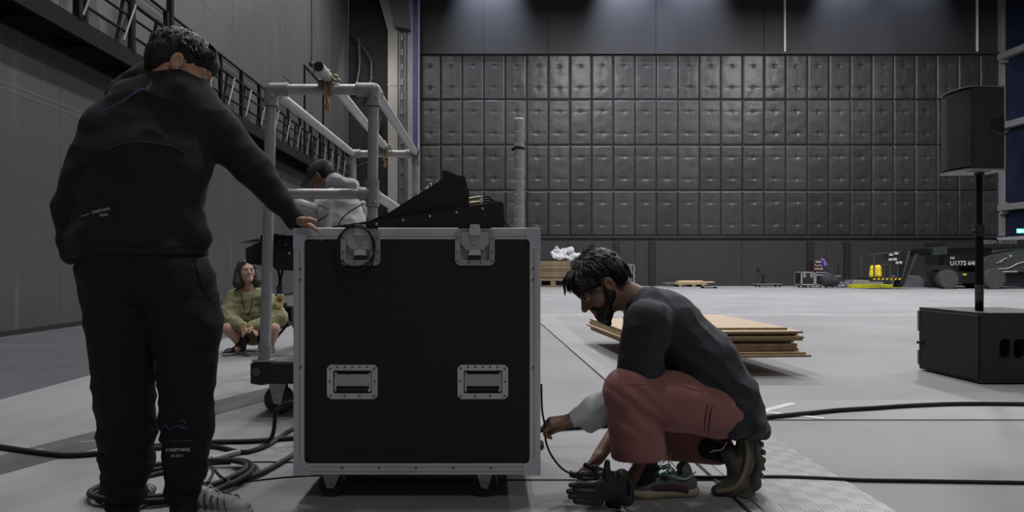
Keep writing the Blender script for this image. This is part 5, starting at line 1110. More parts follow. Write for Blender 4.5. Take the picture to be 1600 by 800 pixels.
# restrict plane effect to the shin by building shin and seat in one field before the far leg
def red_disp(v, n):
    r = folds(.006, 8, 8, 8, .6, 2.1)(v, n); c = P(990, 632, 2.45); dd = (v-c).length
    return r+.016*math.exp(-(dd/.09)**2)*noise.noise(Vector(((v.x*.8+v.z)*42, v.y*6, (v.z*.5)*10)))
tr = sdf('trousers', rq, .0052, M_red, man, disp=red_disp)
fq = [cap(P(1120, 645, 2.76), P(1005, 686, 2.84), .10, .088, k=.03), cap(P(1005, 686, 2.84), P(1120, 700, 2.72), .080, .066, k=.02)]
sdf('far_trouser_leg', fq, .007, M_red, man, disp=folds(.006, 8, 8, 8))
bv = BVHTree.FromObject(tr, bpy.context.evaluated_depsgraph_get())
def onto(o_bv, o_loc, pt, d, off=.001):
    h = o_bv.ray_cast(Vector(pt)-o_loc, Vector(d)); return None if h[0] is None else h[0]+o_loc+h[1]*off
def project_line(o, pts2, Y, r, nm, m, parent, off=.001):
    bvv = BVHTree.FromPolygons([v.co for v in o.data.vertices], [p.vertices[:] for p in o.data.polygons]); L0 = wloc(o); out = []
    for (x, y) in pts2:
        t = P(x, y, Y); d = (t-Vector((0, 0, EYE))).normalized(); h = bvv.ray_cast(Vector((0, 0, EYE))-L0, d)
        if h[0] is not None: out.append(h[0]+L0+h[1]*off)
    if len(out) > 1: b = MB(); b.tube(out, r, 6, True, 3); return b.build(nm, m, parent)
M_stitch = mat('stitching', (.36, .17, .15), .8)
project_line(tr, [(x, 600-2.2*math.sin((x-975)/130*2.2)+max(0, (x-975))*.02+(0 if x < 1050 else (x-1050)*.22) ) for x in range(976, 1104, 8)], 2.4, .0018, 'seam', M_stitch, tr)
project_line(tr, [(1106, 632), (1103, 645), (1101, 660), (1100, 676)], 2.4, .0022, 'pocket_seam', mat('dark_stitch', (.09, .03, .03), .8), tr)
project_line(tr, [(1113, 634), (1110, 647), (1108, 662), (1107, 676)], 2.4, .0022, 'pocket_seam', mat('dark_stitch', (.09, .03, .03), .8), tr)
b = MB(); rn = random.Random(2)
for i in range(90):
    a = 2*math.pi*i/90; c = P(1000, 713, 2.56)+Vector((.098*math.cos(a), .083*math.sin(a), 0)); b.tube([c, c+Vector((rn.uniform(-.004, .004), 0, -rn.uniform(.004, .012)))], .0012, 4, False)
for px in (1042, 1046, 1050): c = P(px, 708, 2.5); b.tube([c, c+Vector((rn.uniform(-.01, .02), 0, -.03)), c+Vector((rn.uniform(-.02, .03), 0, -.065))], .0016, 5)
b.build('frayed_hem', mat('fray', (.30, .14, .13), .8), tr)
# socks and shoes
M_sock = mat('dark_sock', (.016, .014, .015), .85)
sdf('sock', [cap(P(1006, 690, 2.57), P(1012, 735, 2.58), .044, .038), cap(P(1012, 735, 2.58), P(1000, 757, 2.58), .036, .03)], .005, M_sock, man)
sdf('sock', [cap(P(1105, 700, 2.70), P(1150, 712, 2.66), .045, .038)], .005, M_sock, man)
M_up = mat('shoe_grey_green', (.095, .115, .10), .75, var=.35, scale=14, bump=.3, bscale=300); M_sole = mat('sole_beige', (.34, .30, .20), .65, var=.22, scale=10); M_green = mat('lace_green', (.03, .26, .14), .7)
near = shoe('shoe', (.795-.295, 2.575, 0), (.795, 2.61, 0), (0, 0, 1), man, M_up, M_sole, w=.047, mL=M_green, h=.088, sole_t=.036, chunky=1.06); lab(near, 'near shoe, grey-green running shoe with beige sole and bright green laces')
b = MB(); rn = random.Random(4); c = Vector((.795-.155, 2.575, .105))
for i in range(9): a = rn.uniform(0, 6.28); b.tube([c+Vector((rn.uniform(-.02, .02), 0, 0)), c+Vector((.035*math.cos(a), -.02+.012*math.sin(a*3), .012+.012*rn.random())), c+Vector((.05*math.cos(a+.6), -.032, -.008+.02*rn.random())), c+Vector((.02*math.cos(a+1.2), -.02, -.01))], .0024, 6)
b.build('lace_bow', M_green, near)
b = MB(); pr = Vector((.795, 2.61, 0)); b.tube([pr+Vector((-.05, -.05, .03)), pr+Vector((-.1, -.055, .045)), pr+Vector((-.17, -.055, .04)), pr+Vector((-.24, -.05, .035))], .006, 8, flat=2.0); b.build('side_overlay', mat('plum_overlay', (.07, .02, .06), .6), near)
b = MB(); b.tube([pr+Vector((-.02, -.045, .10)), pr+Vector((-.055, -.05, .075)), pr+Vector((-.10, -.052, .082)), pr+Vector((-.13, -.048, .105))], .0028, 6); b.build('pull_cord', mat('cord_pale', (.45, .48, .46), .6), near)
# rear shoe stands on its toes, sole facing right
M_up2 = mat('shoe_brown_grey', (.10, .095, .075), .75, var=.4, scale=14, bump=.3, bscale=300); M_sole2 = mat('sole_dirty', (.10, .093, .075), .8, var=.25, scale=12, bump=.4, bscale=60)
Yr = 2.62
def Rp(x, y, dy=0): return P(x, y, Yr+dy)
uq = [cap(Rp(1136, 765), Rp(1152, 757), .028, .036, [((0, 1, 0), 1.35)], k=.02), cap(Rp(1152, 752), Rp(1162, 722), .038, .036, [((0, 1, 0), 1.25)], k=.02), cap(Rp(1162, 722), Rp(1165, 690), .036, .034, [((0, 1, 0), 1.1)], k=.02), cap(Rp(1150, 735), Rp(1136, 705), .030, .026, [((0, 1, 0), 1.2)], k=.02), cap(Rp(1122, 768), Rp(1138, 765), .024, .030, [((0, 1, 0), 1.5)], k=.02), plane((1, 2.6, .002), (0, 0, -1), .5)]
s2 = sdf('shoe', uq, .0038, M_up2, man, disp=lambda v, n: .0015*noise.noise(v*50)); lab(s2, 'rear shoe standing on its toe, brown-grey with a thick cleated sole facing right')
sq_ = [cap(Rp(1128, 776), Rp(1158, 771), .016, .022, [((0, 1, 0), 2.6)], k=.02), cap(Rp(1158, 771), Rp(1176, 752), .022, .022, [((0, 1, 0), 2.5)], k=.015), cap(Rp(1176, 752), Rp(1182, 720), .022, .020, [((0, 1, 0), 2.1)], k=.015), cap(Rp(1182, 720), Rp(1178, 688), .020, .021, [((0, 1, 0), 2.0)], k=.015), plane((1, 2.6, .001), (0, 0, -1), .5)]
so2 = sdf('sole', sq_, .0038, M_sole2, s2)
b = MB(); b.tube([Rp(1120, 768, -.045), Rp(1148, 762, -.058), Rp(1163, 738, -.055), Rp(1168, 712, -.05), Rp(1166, 688, -.042)], .0065, 8, flat=1.3); b.build('midsole_band', mat('band_olive', (.20, .175, .11), .65, var=.2), s2)
for i, (x, y, a) in enumerate(((1192, 694, 8), (1195, 706, 4), (1195, 718, 0), (1194, 730, -8), (1192, 742, -18), (1186, 754, -35), (1177, 764, -52))):
    for dy in (-.028, .022): b = MB(); b.box(Rp(x-3, y, dy), (.012, .030, .018), Matrix.Rotation(R(a), 4, 'Y'), .002); b.build('cleat', M_sole2, so2, 0)
b = MB(); b.tube([Rp(1136, 690, -.05), Rp(1128, 702, -.055), Rp(1116, 704, -.06), Rp(1110, 707, -.05)], .0026, 6); b.build('lace', mat('cord_pale', (.45, .48, .46), .6), s2)
# the cable in his hands
cable('hand_cable', [P(846, 600, 2.62), P(847, 640, 2.60), P(852, 668, 2.585), P(853, 690, 2.60), P(862, 712, 2.62), P(878, 732, 2.62), P(895, 741, 2.61), P(908, 743, 2.60), P(925, 743, 2.61)], .004, 'thin black cable looping between the crouching man\'s two hands')
b = MB(); b.box(P(900, 742, 2.59), (.05, .03, .022), Matrix.Rotation(R(12), 4, 'Y'), .004); tag(b.build('cable_plug', mat('plug_dark', (.03, .03, .03), .4), smooth=0), 'small dark plug held in the crouching man\'s lower hand', 'plug')
# gloves
M_gl = mat('black_leather', (.018, .017, .018), .38, var=.3, scale=30, bump=.4, bscale=90)
gq = hand_prims(P(978, 762, 2.42), None, P(935, 762, 2.42), (.0, -1, .15), -1, (20, 16, 14, 18), fl=(.082, .086, .080, .070), thick=.0118, spread=.03, thumb=((.30, -.05, .9), (.12, 0, 1)))
gq = [cap(P(978, 760, 2.42), P(950, 762, 2.42), .036, .040, [((0, 1, 0), .7)], k=.02), cap(P(950, 764, 2.42), P(932, 768, 2.42), .040, .034, [((0, 1, 0), .6)], k=.02)]
for (x0, y0, x1, y1, x2, y2) in ((930, 757, 905, 756, 892, 758), (930, 768, 900, 767, 888, 768), (932, 777, 905, 776, 891, 776), (938, 785, 915, 784, 899, 783)):
    gq += [cap(P(x0, y0, 2.41), P(x1, y1, 2.40), .0125, .0115, k=.006), cap(P(x1, y1, 2.40), P(x2, y2, 2.395), .0115, .0092, k=.003)]
gq += [cap(P(955, 752, 2.42), P(948, 738, 2.41), .020, .016, k=.012), cap(P(948, 738, 2.41), P(949, 722, 2.405), .0145, .0100, k=.004), cap(P(972, 745, 2.42), P(978, 778, 2.42), .028, .030, k=.015), cap(P(990, 762, 2.43), P(1000, 762, 2.43), .025, .028, k=.004, op='-'), plane((.5, 2.4, .001), (0, 0, -1), .5)]
g1 = sdf('glove', gq, .0028, M_gl, disp=lambda v, n: .0012*noise.noise(v*45)); tag(g1, 'black leather work glove lying palm out on the floor, thumb pointing up', 'glove')
b = MB(); b.tube([P(984, 748, 2.385), P(987, 762, 2.38), P(984, 777, 2.385)], .006, 8); b.ball(P(983, 778, 2.372), .006, 8); b.build('cuff_binding', M_gl, g1)
gq = [cap(P(966, 748, 2.50), P(935, 745, 2.50), .026, .024, [((0, 1, 0), 1.4)], k=.02)]
for (x0, y0, x1, y1, dy) in ((935, 742, 904, 741, 0), (938, 735, 915, 727, .01), (934, 749, 912, 748, -.03), (945, 738, 925, 730, .03)): gq.append(cap(P(x0, y0, 2.50+dy), P(x1, y1, 2.49+dy), .012, .0095, k=.006))
gq += [cap(P(955, 760, 2.50), P(958, 785, 2.50), .03, .03, [((0, 1, 0), 1.5)], k=.02), plane((.5, 2.5, .001), (0, 0, -1), .5)]
g2 = sdf('glove', gq, .003, M_gl, disp=lambda v, n: .0012*noise.noise(v*45)); tag(g2, 'second black leather glove lying folded behind and above the first one', 'glove')

# ---------------------------------------------------------------- standing man seen from behind
Ys = 2.38
sm = thing('person', 'standing man seen from behind in black hooded tracksuit, hand on the flight case', 'person', tuple(F(230, 806).xy)+(0,))
def S_(x, y, dy=0.0): return P(x, y, Ys+dy)
Hs = Head(S_(280, 109, .02), (.85, .36, -.44), (.03, 0, 1), 1.03)
wr, kn = S_(462, 344, .16), S_(486, 354, .17)
body = [cap(S_(262, 138, .02), S_(235, 230), .06, .10, [((1, 0, 0), 1.3)], k=.04), cap(S_(235, 230), S_(225, 400), .10, .11, [((1, 0, 0), 1.3)], k=.04), cap(S_(190, 420), S_(195, 600), .085, .055), cap(S_(195, 600), S_(196, 785), .05, .035), cap(S_(196, 785), S_(197, 795, .0), .02), cap(S_(275, 420), S_(291, 600), .085, .055), cap(S_(291, 600), S_(285, 785), .05, .035), cap(S_(285, 785), S_(286, 795), .02),
        cap(S_(170, 200), S_(112, 320), .05, .036), cap(S_(112, 320), S_(115, 385, .07), .036, .026), cap(S_(292, 172, .03), S_(396, 265, .10), .05, .036), cap(S_(396, 265, .10), wr, .036, .026)]
hs = hand_prims(wr, None, kn, (.1, 0, -1), -1, (55, 60, 62, 60), fl=(.066, .072, .068, .05), thumb=((.6, -.75, .05), (.9, -.3, .0)))
hl = hand_prims(S_(118, 388, .09), None, S_(134, 402, .15), (1, .2, 0), 1, (50, 55, 60, 65))
me = arrays_mesh('body', [sdf_arrays(body, .010), sdf_arrays(Hs.prims(S_(258, 150, .03), .056), .0032), sdf_arrays([cap(S_(430, 312, .13), wr, .032, .026)]+hs, .003), sdf_arrays([cap(S_(112, 370, .05), S_(118, 388, .09), .03, .026)]+hl, .003)])
link_mesh('body', me, M_skinB, sm, 180); Hs.eyes(sm); Hs.brows(sm, M_hair)
hq = [Hs.E((0, -.012, .056), (.084, .106, .080), k=.02), Hs.E((0, -.066, .015), (.072, .052, .070), k=.02), Hs.Cc((-.045, .062, .078), (.045, .062, .078), .030, k=.02), Hs.Cc((-.030, .080, .062), (.030, .080, .062), .026, k=.02),
      Hs.E((0, .125, -.006), (.095, .075, .052), k=.010, op='-'), Hs.E((-.090, .016, -.016), (.022, .048, .052), k=.008, op='-'), Hs.E((.090, .016, -.016), (.022, .048, .052), k=.008, op='-')]
hh = sdf('hair', hq, .0038, M_hair, sm, disp=lambda v, n: .004*noise.noise(Vector((v.x*50, v.y*50, v.z*30)))+.0015*noise.noise(v*160))
b = hair_field(Hs, 430, 14, -180, 180, 12, 88, (.086, .109, .083), lambda th, ph: (-.25*math.sin(th), -.9), .42, .0052, .006, .35); b.build('hair_locks', mat('black_hair_sheen', (.012, .012, .014), .40, var=.4, scale=90), hh)
b = MB(); rn = random.Random(31)
for i in range(46): x = rn.uniform(-.075, .075); clump(b, [Hs.p(x*.8, .05, .118), Hs.p(x, .080, .104), Hs.p(x*1.02, .100-abs(x)*.2, .078), Hs.p(x*1.04, .101-abs(x)*.35, .052-rn.uniform(0, .012))], rn.uniform(.004, .007))
b.build('fringe', M_hair, hh)
b = MB(); b.ball(Hs.p(-.094, .004, -.020), .0042, 8); b.build('ear_stud', mat('stud', (.8, .8, .8), .2, 1), sm)
M_hood = mat('black_fleece', (.0115, .0104, .0106), .9, var=.16, scale=5, sheen=.03, bump=.3, bscale=450)
M_jog = mat('black_fleece_trousers', (.0068, .0062, .0064), .9, var=.16, scale=5, sheen=.02, bump=.3, bscale=450)
X = (1, 0, 0)
hq = [cap(S_(212, 374), S_(220, 318), .156, .140, [(X, 1.46)], k=.04), cap(S_(220, 318), S_(234, 250), .140, .144, [(X, 1.38)], k=.04), cap(S_(234, 250), S_(242, 205), .146, .120, [(X, 1.38)], k=.05),
      cap(S_(186, 203, -.01), S_(284, 170, .03), .092, .104, k=.06), cap(S_(215, 160, .0), S_(272, 146, -.01), .085, .080, k=.05),
      # hem band
      cap(S_(170, 392), S_(262, 394), .128, .128, [((0, 1, 0), 1.08)], k=.012), plane(S_(215, 401), (.02, 0, -1), .30, k=.006),
      cap(S_(288, 354, -.02), S_(301, 370, -.02), .075, .064, k=.02),
      # arms
      cap(S_(172, 208), S_(140, 262), .090, .074, k=.05), cap(S_(140, 262), S_(116, 322), .074, .066, k=.03), cap(S_(116, 322), S_(114, 370, .04), .064, .055, k=.025), cap(S_(113, 378, .05), S_(112, 396, .06), .040, .038, k=.015),
      cap(S_(294, 168, .02), S_(342, 206, .06), .102, .078, k=.05), cap(S_(340, 206, .06), S_(396, 264, .10), .076, .064, k=.03), cap(S_(396, 264, .10), S_(438, 316, .135), .062, .050, k=.025), cap(S_(438, 316, .135), S_(459, 342, .155), .046, .040, k=.015)]
ho = sdf('hoodie', hq, .0058, M_hood, sm, disp=folds(.013, 6, 6, 9, .65, 5.1, .0005))
hoq = [cap(S_(200, 150, .01), S_(232, 133, .03), .066, .072, k=.03), cap(S_(232, 133, .03), S_(262, 140, .0), .070, .052, k=.03), cap(S_(258, 138, -.03), S_(292, 146, -.04), .050, .036, k=.03), cap(S_(190, 158, .0), S_(186, 172, .0), .050, .030, k=.02), cap(S_(245, 126, .06), S_(285, 138, .12), .055, .045, k=.03), cap(S_(268, 104, .03), S_(284, 92, .04), .056, .064, k=.01, op='-')]
sdf('hood', hoq, .0048, M_hood, sm, disp=folds(.009, 8, 8, 14, .8, 2.2, .0005))
project_line(ho, [(125, 262), (140, 252), (158, 240), (180, 230), (205, 223), (230, 223), (255, 227), (275, 232), (290, 241)], Ys, .0035, 'back_seam', M_hood, ho, .001)
project_line(ho, [(x, 384+2*math.sin(x/30)) for x in range(112, 322, 8)], Ys, .0022, 'hem_seam', M_hood, ho, .0005)
jq = [cap(S_(200, 420), S_(252, 420), .140, .140, [((0, 1, 0), 1.05)], k=.05), cap(S_(178, 430), S_(192, 500), .118, .112, k=.04), cap(S_(192, 500), S_(194, 590), .114, .100, k=.03), cap(S_(194, 590), S_(199, 680), .100, .094, k=.02), cap(S_(199, 680), S_(199, 730), .092, .086, k=.012), cap(S_(198, 748), S_(198, 758), .080, .072, k=.012), cap(S_(196, 768), S_(193, 782), .064, .056, k=.015),
      cap(S_(276, 440), S_(292, 505), .130, .116, k=.04), cap(S_(292, 505), S_(292, 590), .112, .092, k=.03), cap(S_(292, 590), S_(292, 660), .090, .088, k=.02), cap(S_(292, 660), S_(291, 705), .086, .078, k=.015), cap(S_(290, 722), S_(290, 738), .076, .072, k=.012), cap(S_(286, 756), S_(284, 772), .064, .056, k=.012), plane(S_(215, 399), (0, 0, 1), .4)]
def jog_disp(v, n):
    r = folds(.013, 6, 6, 10, .75, 8.4, .0005)(v, n); t = max(0, min(1, (.42-v.z)/.2))
    return r+t*(.009*max(-.2, noise.noise(Vector((v.x*5, v.y*5, 3))))*2*math.sin(v.z*66+5*noise.noise(Vector((v.x*7, v.y*7, v.z*4))))+.008*noise.noise(Vector((v.x*9, v.y*9, v.z*34))))
jo = sdf('trousers', jq, .0055, M_jog, sm, disp=jog_disp)
for q_ in ([cap(S_(196, 765), S_(196, 798), .045, .045)], [cap(S_(285, 765), S_(287, 797), .045, .045)]): sdf('sock', q_, .006, M_sock, sm)
project_line(jo, [(303, 404), (308, 420), (314, 440), (322, 458), (330, 470)], Ys, .003, 'pocket_seam', M_jog, jo)
# printed marks, draped on the cloth by following its surface
def drape(me, o, M, off=.0012):
    bvv = BVHTree.FromPolygons([v.co for v in o.data.vertices], [p.vertices[:] for p in o.data.polygons]); L0 = wloc(o); cam0 = Vector((0, 0, EYE)); ok = True
    for v in me.vertices:
        w_ = M @ v.co; d = (w_-cam0).normalized(); h = bvv.ray_cast(cam0-L0, d); v.co = (h[0]+L0+h[1]*off) if h[0] is not None else w_
    return me
def print_text(nm, body, size, px, py, ang, o, m, shear=0, bold=0.0, sx=1):
    me = text_mesh(body, size, 0, bold, shear); bm = bmesh.new(); bm.from_mesh(me); bmesh.ops.subdivide_edges(bm, edges=[e for e in bm.edges if e.calc_length() > .01], cuts=2); bmesh.ops.triangulate(bm, faces=bm.faces[:]); bm.to_mesh(me); bm.free()
    a = R(ang); M = FR((math.cos(a), 0, math.sin(a)), (-math.sin(a), 0, math.cos(a)), S_(px, py)) @ Matrix.Diagonal((sx, 1, 1, 1)); drape(me, o, M); return link_mesh(nm, me, m, o, 0)
M_vio = mat('print_violet', (.13, .11, .42), .5); M_gry = mat('print_grey', (.20, .20, .23), .6); M_prw = mat('print_white', (.55, .55, .55), .6)
project_line(ho, [(158, 178), (166, 171), (176, 167), (184, 162), (196, 155), (204, 150), (212, 144), (222, 138), (226, 141), (231, 134), (229, 143), (236, 128), (233, 143), (238, 126)], Ys, .0011, 'back_print', M_gry, ho, .0015)
project_line(ho, [(163, 173), (170, 169), (178, 166), (186, 160), (180, 165), (175, 168)], Ys, .0018, 'back_print', M_vio, ho, .0015)
project_line(ho, [(202, 151), (210, 146), (218, 142), (224, 139), (216, 141), (208, 145)], Ys, .0016, 'back_print', M_vio, ho, .0015)
project_line(ho, [(160, 181), (172, 173), (188, 164), (198, 156)], Ys, .0009, 'back_print', M_gry, ho, .0015)
print_text('waist_print', 'SOMETHING', .0135, 158, 329, 13, ho, M_prw, bold=.0003, sx=.85); project_line(ho, [(127, 338), (134, 336.5), (140, 334)], Ys, .0011, 'waist_print', M_prw, ho, .0015); print_text('waist_print', '©-2014', .012, 163, 336, 6, ho, M_prw, bold=.0004, sx=.8)
project_line(jo, [(266, 688.5), (274, 689.5), (284, 689), (294, 688.5), (302, 688)], Ys, .0008, 'leg_print', M_gry, jo, .0015); print_text('leg_print', 'SOMETHING', .0150, 278, 703, 1, jo, M_prw, bold=.0005, sx=1.0); print_text('leg_print', '©-2014', .0145, 277, 712, 2, jo, M_prw, bold=.0004, sx=.9)
project_line(jo, [(255, 667), (260, 664), (264, 670), (272, 668), (280, 664), (284, 668), (290, 670), (294, 668)], Ys, .0012, 'leg_print', M_vio, jo, .0015)
project_line(jo, [(278, 659), (284, 657), (290, 656), (288, 662), (287, 670)], Ys, .0008, 'leg_print', M_gry, jo, .0015)
M_snk = mat('sneaker_grey', (.40, .40, .41), .5, var=.15, scale=20, bump=.2, bscale=200); M_snksole = mat('sneaker_sole', (.50, .50, .50), .55)
x0 = F(262, 800); r1 = shoe('shoe', P(399, 0, 2.40).x*Vector((1, 0, 0))+Vector((0, 2.37, 0)), P(262, 0, 2.40).x*Vector((1, 0, 0))+Vector((0, 2.46, 0)), (0, 0, 1), sm, M_snk, M_snksole, w=.047, mL=mat('lace_white', (.6, .6, .6), .6), h=.10, stripes=mat('sneaker_stripe', (.03, .03, .035), .5)); lab(r1, 'grey running shoe with black stripes pointing right')
xl = P(200, 0, 2.40).x; l1 = shoe('shoe', (xl-.01, 2.60, 0), (xl-.02, 2.33, 0), (0, 0, 1), sm, mat('sneaker_dark', (.06, .06, .065), .5, var=.3, scale=20), M_snksole, w=.045, mL=mat('lace_white', (.6, .6, .6), .6), h=.085, stripes=M_snk); lab(l1, 'dark running shoe with grey stripes pointing away')

# ---------------------------------------------------------------- man in cap and hooded sweatshirt on the cart
Yh = 5.15
hd = thing('person', 'bending man in dark cap and light grey hooded sweatshirt inside the tube frame', 'person', (P(540, 0, Yh).x, Yh+.15, zb1+.008))
def H_(x, y, dy=0.0): return P(x, y, Yh+dy)
Hh = Head(H_(505, 279, .0), (-.80, .22, -.50), (-.42, .1, .86), 1.0)
body = [cap(H_(533, 318), H_(548, 430), .10, .10, [(X, 1.2)], k=.04), cap(H_(520, 300), H_(533, 320), .05, .08), cap(H_(548, 440), H_(528, 500, -.02), .08, .055), cap(H_(528, 500, -.02), P(540, 546, Yh), .05, .035), cap(H_(556, 440, .16), H_(545, 500, .16), .08, .055), cap(H_(545, 500, .16), P(556, 543, Yh+.16), .05, .035),
        cap(H_(508, 318, -.12), H_(507, 365, -.16), .045, .035), cap(H_(507, 365, -.16), H_(486, 392, -.1), .032, .026), cap(H_(560, 322, .16), H_(545, 380, .2), .045, .035), cap(H_(545, 380, .2), H_(510, 395, .12), .032, .026)]
me = arrays_mesh('body', [sdf_arrays(body, .014), sdf_arrays(Hh.prims(H_(528, 306, .01), .056), .0045), sdf_arrays(hand_prims(H_(486, 392, -.1), None, H_(474, 402, -.08), (-.6, 0, -.7), -1, (40, 45, 50, 55)), .004), sdf_arrays(hand_prims(H_(510, 395, .12), None, H_(496, 404, .12), (-.6, 0, -.7), 1, (40, 45, 50, 55)), .004)])
link_mesh('body', me, mat('skin_mid', (.26, .14, .095), .5, var=.08), hd, 180); Hh.eyes(hd); Hh.brows(hd, M_hair)
sdf('hair', [Hh.E((0, -.02, .045), (.078, .098, .078), k=.02), Hh.E((0, -.05, .0), (.070, .055, .055), k=.02), Hh.E((0, .11, -.03), (.1, .08, .09), op='-', k=.01), Hh.E((-.09, 0, -.01), (.02, .03, .04), op='-', k=.01)], .005, M_hair, hd)
M_cap = mat('cap_cloth', (.036, .035, .038), .8, var=.12, bump=.2, bscale=300)
cpq = [Hh.E((0, -.008, .058), (.087, .108, .086), k=.02), plane(Hh.p(0, 0, .030), -(Hh.u+Hh.f*.12), .16, k=.006)]
cpo = sdf('cap', cpq, .005, M_cap, hd); sdf('brim', [Hh.Cc((-.035, .09, .036), (.035, .09, .036), .04, k=.02), Hh.Cc((-.028, .135, .028), (.028, .135, .028), .035, k=.02), plane(Hh.p(0, .12, .040), Hh.u, .1), plane(Hh.p(0, .12, .030), -Hh.u, .1)], .004, M_cap, cpo)
b = MB(); b.ball(Hh.p(0, -.008, .144), .009, 8, (1, 1, .5)); b.tube([Hh.p(-.0885, -.02, .055), Hh.p(-.06, -.02, .118), Hh.p(0, -.02, .146)], .0015, 5); b.build('cap_button', M_cap, cpo)
b = MB()
b.tube([Hh.p(-.079, .0, .012), Hh.p(-.080, .05, .012), Hh.p(-.062, .088, .010), Hh.p(-.03, .104, .010)], .0025, 6); b.tube([Hh.p(-.03+.022*math.cos(a), .104-.006*abs(math.cos(a)), .006+.019*math.sin(a)) for a in [2*math.pi*i/14 for i in range(15)]], .0018, 5); b.build('glasses', M_blk, hd)
M_grey = mat('grey_fleece', (.46, .46, .47), .85, var=.07, sheen=.3, bump=.25, bscale=300)
gq = [cap(H_(530, 326), H_(536, 360), .150, .150, [(X, 1.12)], k=.05), cap(H_(536, 360), H_(550, 425), .15, .145, [(X, 1.15)], k=.05), cap(H_(517, 312, -.08), H_(546, 306, .10), .085, .085, k=.05), cap(H_(506, 322, -.14), H_(507, 362, -.17), .072, .060, k=.03), cap(H_(507, 362, -.17), H_(489, 388, -.1), .052, .040, k=.02), cap(H_(562, 325, .16), H_(548, 380, .2), .07, .06, k=.03), cap(H_(548, 380, .2), H_(514, 393, .12), .055, .04, k=.02)]
gs = sdf('sweatshirt', gq, .009, M_grey, hd, disp=folds(.020, 7, 7, 10, .7, 6.6))
gq = [cap(H_(520, 284, .0), H_(548, 290, .02), .055, .052, [((0, 1, 0), 1.8)], k=.03), cap(H_(512, 293, -.03), H_(524, 280, -.03), .028, .042, [((0, 1, 0), 2.0)], k=.03), cap(H_(550, 290, .0), H_(552, 300, .0), .052, .030, [((0, 1, 0), 1.6)], k=.02), Hh.Cc((0, 0, 0), (0, .0, .07), .079, k=.008, op='-')]
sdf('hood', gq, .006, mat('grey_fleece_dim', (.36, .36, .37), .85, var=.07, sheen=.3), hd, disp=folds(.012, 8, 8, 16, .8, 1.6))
sdf('trousers', [cap(H_(540, 435), H_(556, 440, .1), .125, .12, k=.04), cap(H_(548, 445), H_(530, 500, -.02), .10, .075, k=.03), cap(H_(530, 500, -.02), P(540, 540, Yh), .07, .06, k=.02), cap(H_(560, 445, .16), H_(547, 500, .16), .10, .075, k=.03), cap(H_(547, 500, .16), P(556, 537, Yh+.16), .07, .06, k=.02)], .012, M_jog, hd)
zc_ = zb1+.0085
for x, y in ((P(540, 0, Yh).x, Yh), (P(556, 0, Yh).x, Yh+.17)): shoe('shoe', (x-.2, y, zc_), (x+.08, y, zc_), (0, 0, 1), hd, M_blk, M_snksole, w=.045, vox=.007, laces=False)

# ---------------------------------------------------------------- crouching woman
Yw = 6.95
wo = thing('person', 'crouching brown haired woman in glasses and olive green sweater beyond the cart', 'person', (P(398, 0, Yw).x, Yw, 0))
def W_(x, y, dy=0.0): return P(x, y, Yw+dy)
Hw = Head(W_(385, 426, .0), (.55, -.80, .16), (-.10, .05, 1), 1.0)
kl, kr = W_(356, 514, -.22), W_(428, 514, -.22); al, ar = W_(377, 541, -.16), W_(420, 540, -.16); hl_, hr_ = W_(385, 519, .16), W_(410, 519, .16)
body = [cap(W_(388, 448, .02), W_(391, 475, .05), .05, .10, [(X, 1.3)], k=.04), cap(W_(391, 475, .05), W_(396, 522, .16), .10, .12, [(X, 1.2)], k=.04), cap(W_(368, 465), W_(355, 498, -.06), .04, .033), cap(W_(355, 498, -.06), W_(386, 512, -.30), .032, .025), cap(W_(416, 467), W_(436, 495, -.08), .04, .033), cap(W_(436, 495, -.08), W_(394, 511, -.32), .032, .025)]
legs = [cap(hl_, kl, .085, .058, k=.02), cap(kl, W_(372, 530, -.17), .058, .048, k=.015), cap(W_(372, 530, -.17), al, .048, .034), cap(hr_, kr, .085, .060, k=.02), cap(kr, W_(424, 530, -.17), .058, .048, k=.015), cap(W_(424, 530, -.17), ar, .048, .034), cap(al, al+Vector((-.02, -.08, -.03)), .03), cap(ar, ar+Vector((.02, -.08, -.03)), .03)]
hwp = hand_prims(W_(386, 512, -.30), None, W_(396, 516, -.34), (0, -.3, -1), -1, (50, 60, 60, 60)); hwq = hand_prims(W_(394, 511, -.32), None, W_(385, 516, -.36), (0, -.3, -1), 1, (50, 60, 60, 60))
me = arrays_mesh('body', [sdf_arrays(body, .012), sdf_arrays(Hw.prims(W_(388, 452, .03), .048), .0045), sdf_arrays(legs, .008), sdf_arrays(hwp, .004), sdf_arrays(hwq, .004)])
link_mesh('body', me, M_skinC, wo, 180); Hw.eyes(wo); Hw.brows(wo, M_hairb); Hw.lips(wo, mat('lip_red', (.42, .12, .11), .45))
hq = [Hw.E((0, -.022, .055), (.088, .098, .084), k=.02), Hw.Cc((-.070, -.015, .02), (-.092, -.01, -.10), .040, .052, k=.02), Hw.Cc((.070, -.015, .02), (.095, .0, -.10), .040, .055, k=.02), Hw.Cc((-.03, -.06, .02), (-.035, -.06, -.10), .065, .068, k=.02), Hw.Cc((.03, -.06, .02), (.035, -.06, -.10), .065, .068, k=.02), Hw.E((0, .105, -.010), (.064, .105, .088), k=.010, op='-'), Hw.Cc((-.03, .06, .09), (-.075, .03, .04), .022, .02, k=.015), Hw.Cc((.03, .06, .09), (.075, .03, .04), .022, .02, k=.015)]
sdf('hair', hq, .006, M_hairb, wo, disp=lambda v, n: .008*noise.noise(Vector((v.x*40, v.y*40, v.z*9))))
b = MB()
for x in (-.030, .030): b.tube([Hw.p(x+.022*math.cos(a), .108-.10*abs(x+.022*math.cos(a)), .006+.020*math.sin(a)) for a in [2*math.pi*i/16 for i in range(17)]], .0022, 6)
b.tube([Hw.p(-.008, .110, .010), Hw.p(.008, .110, .010)], .002, 6)
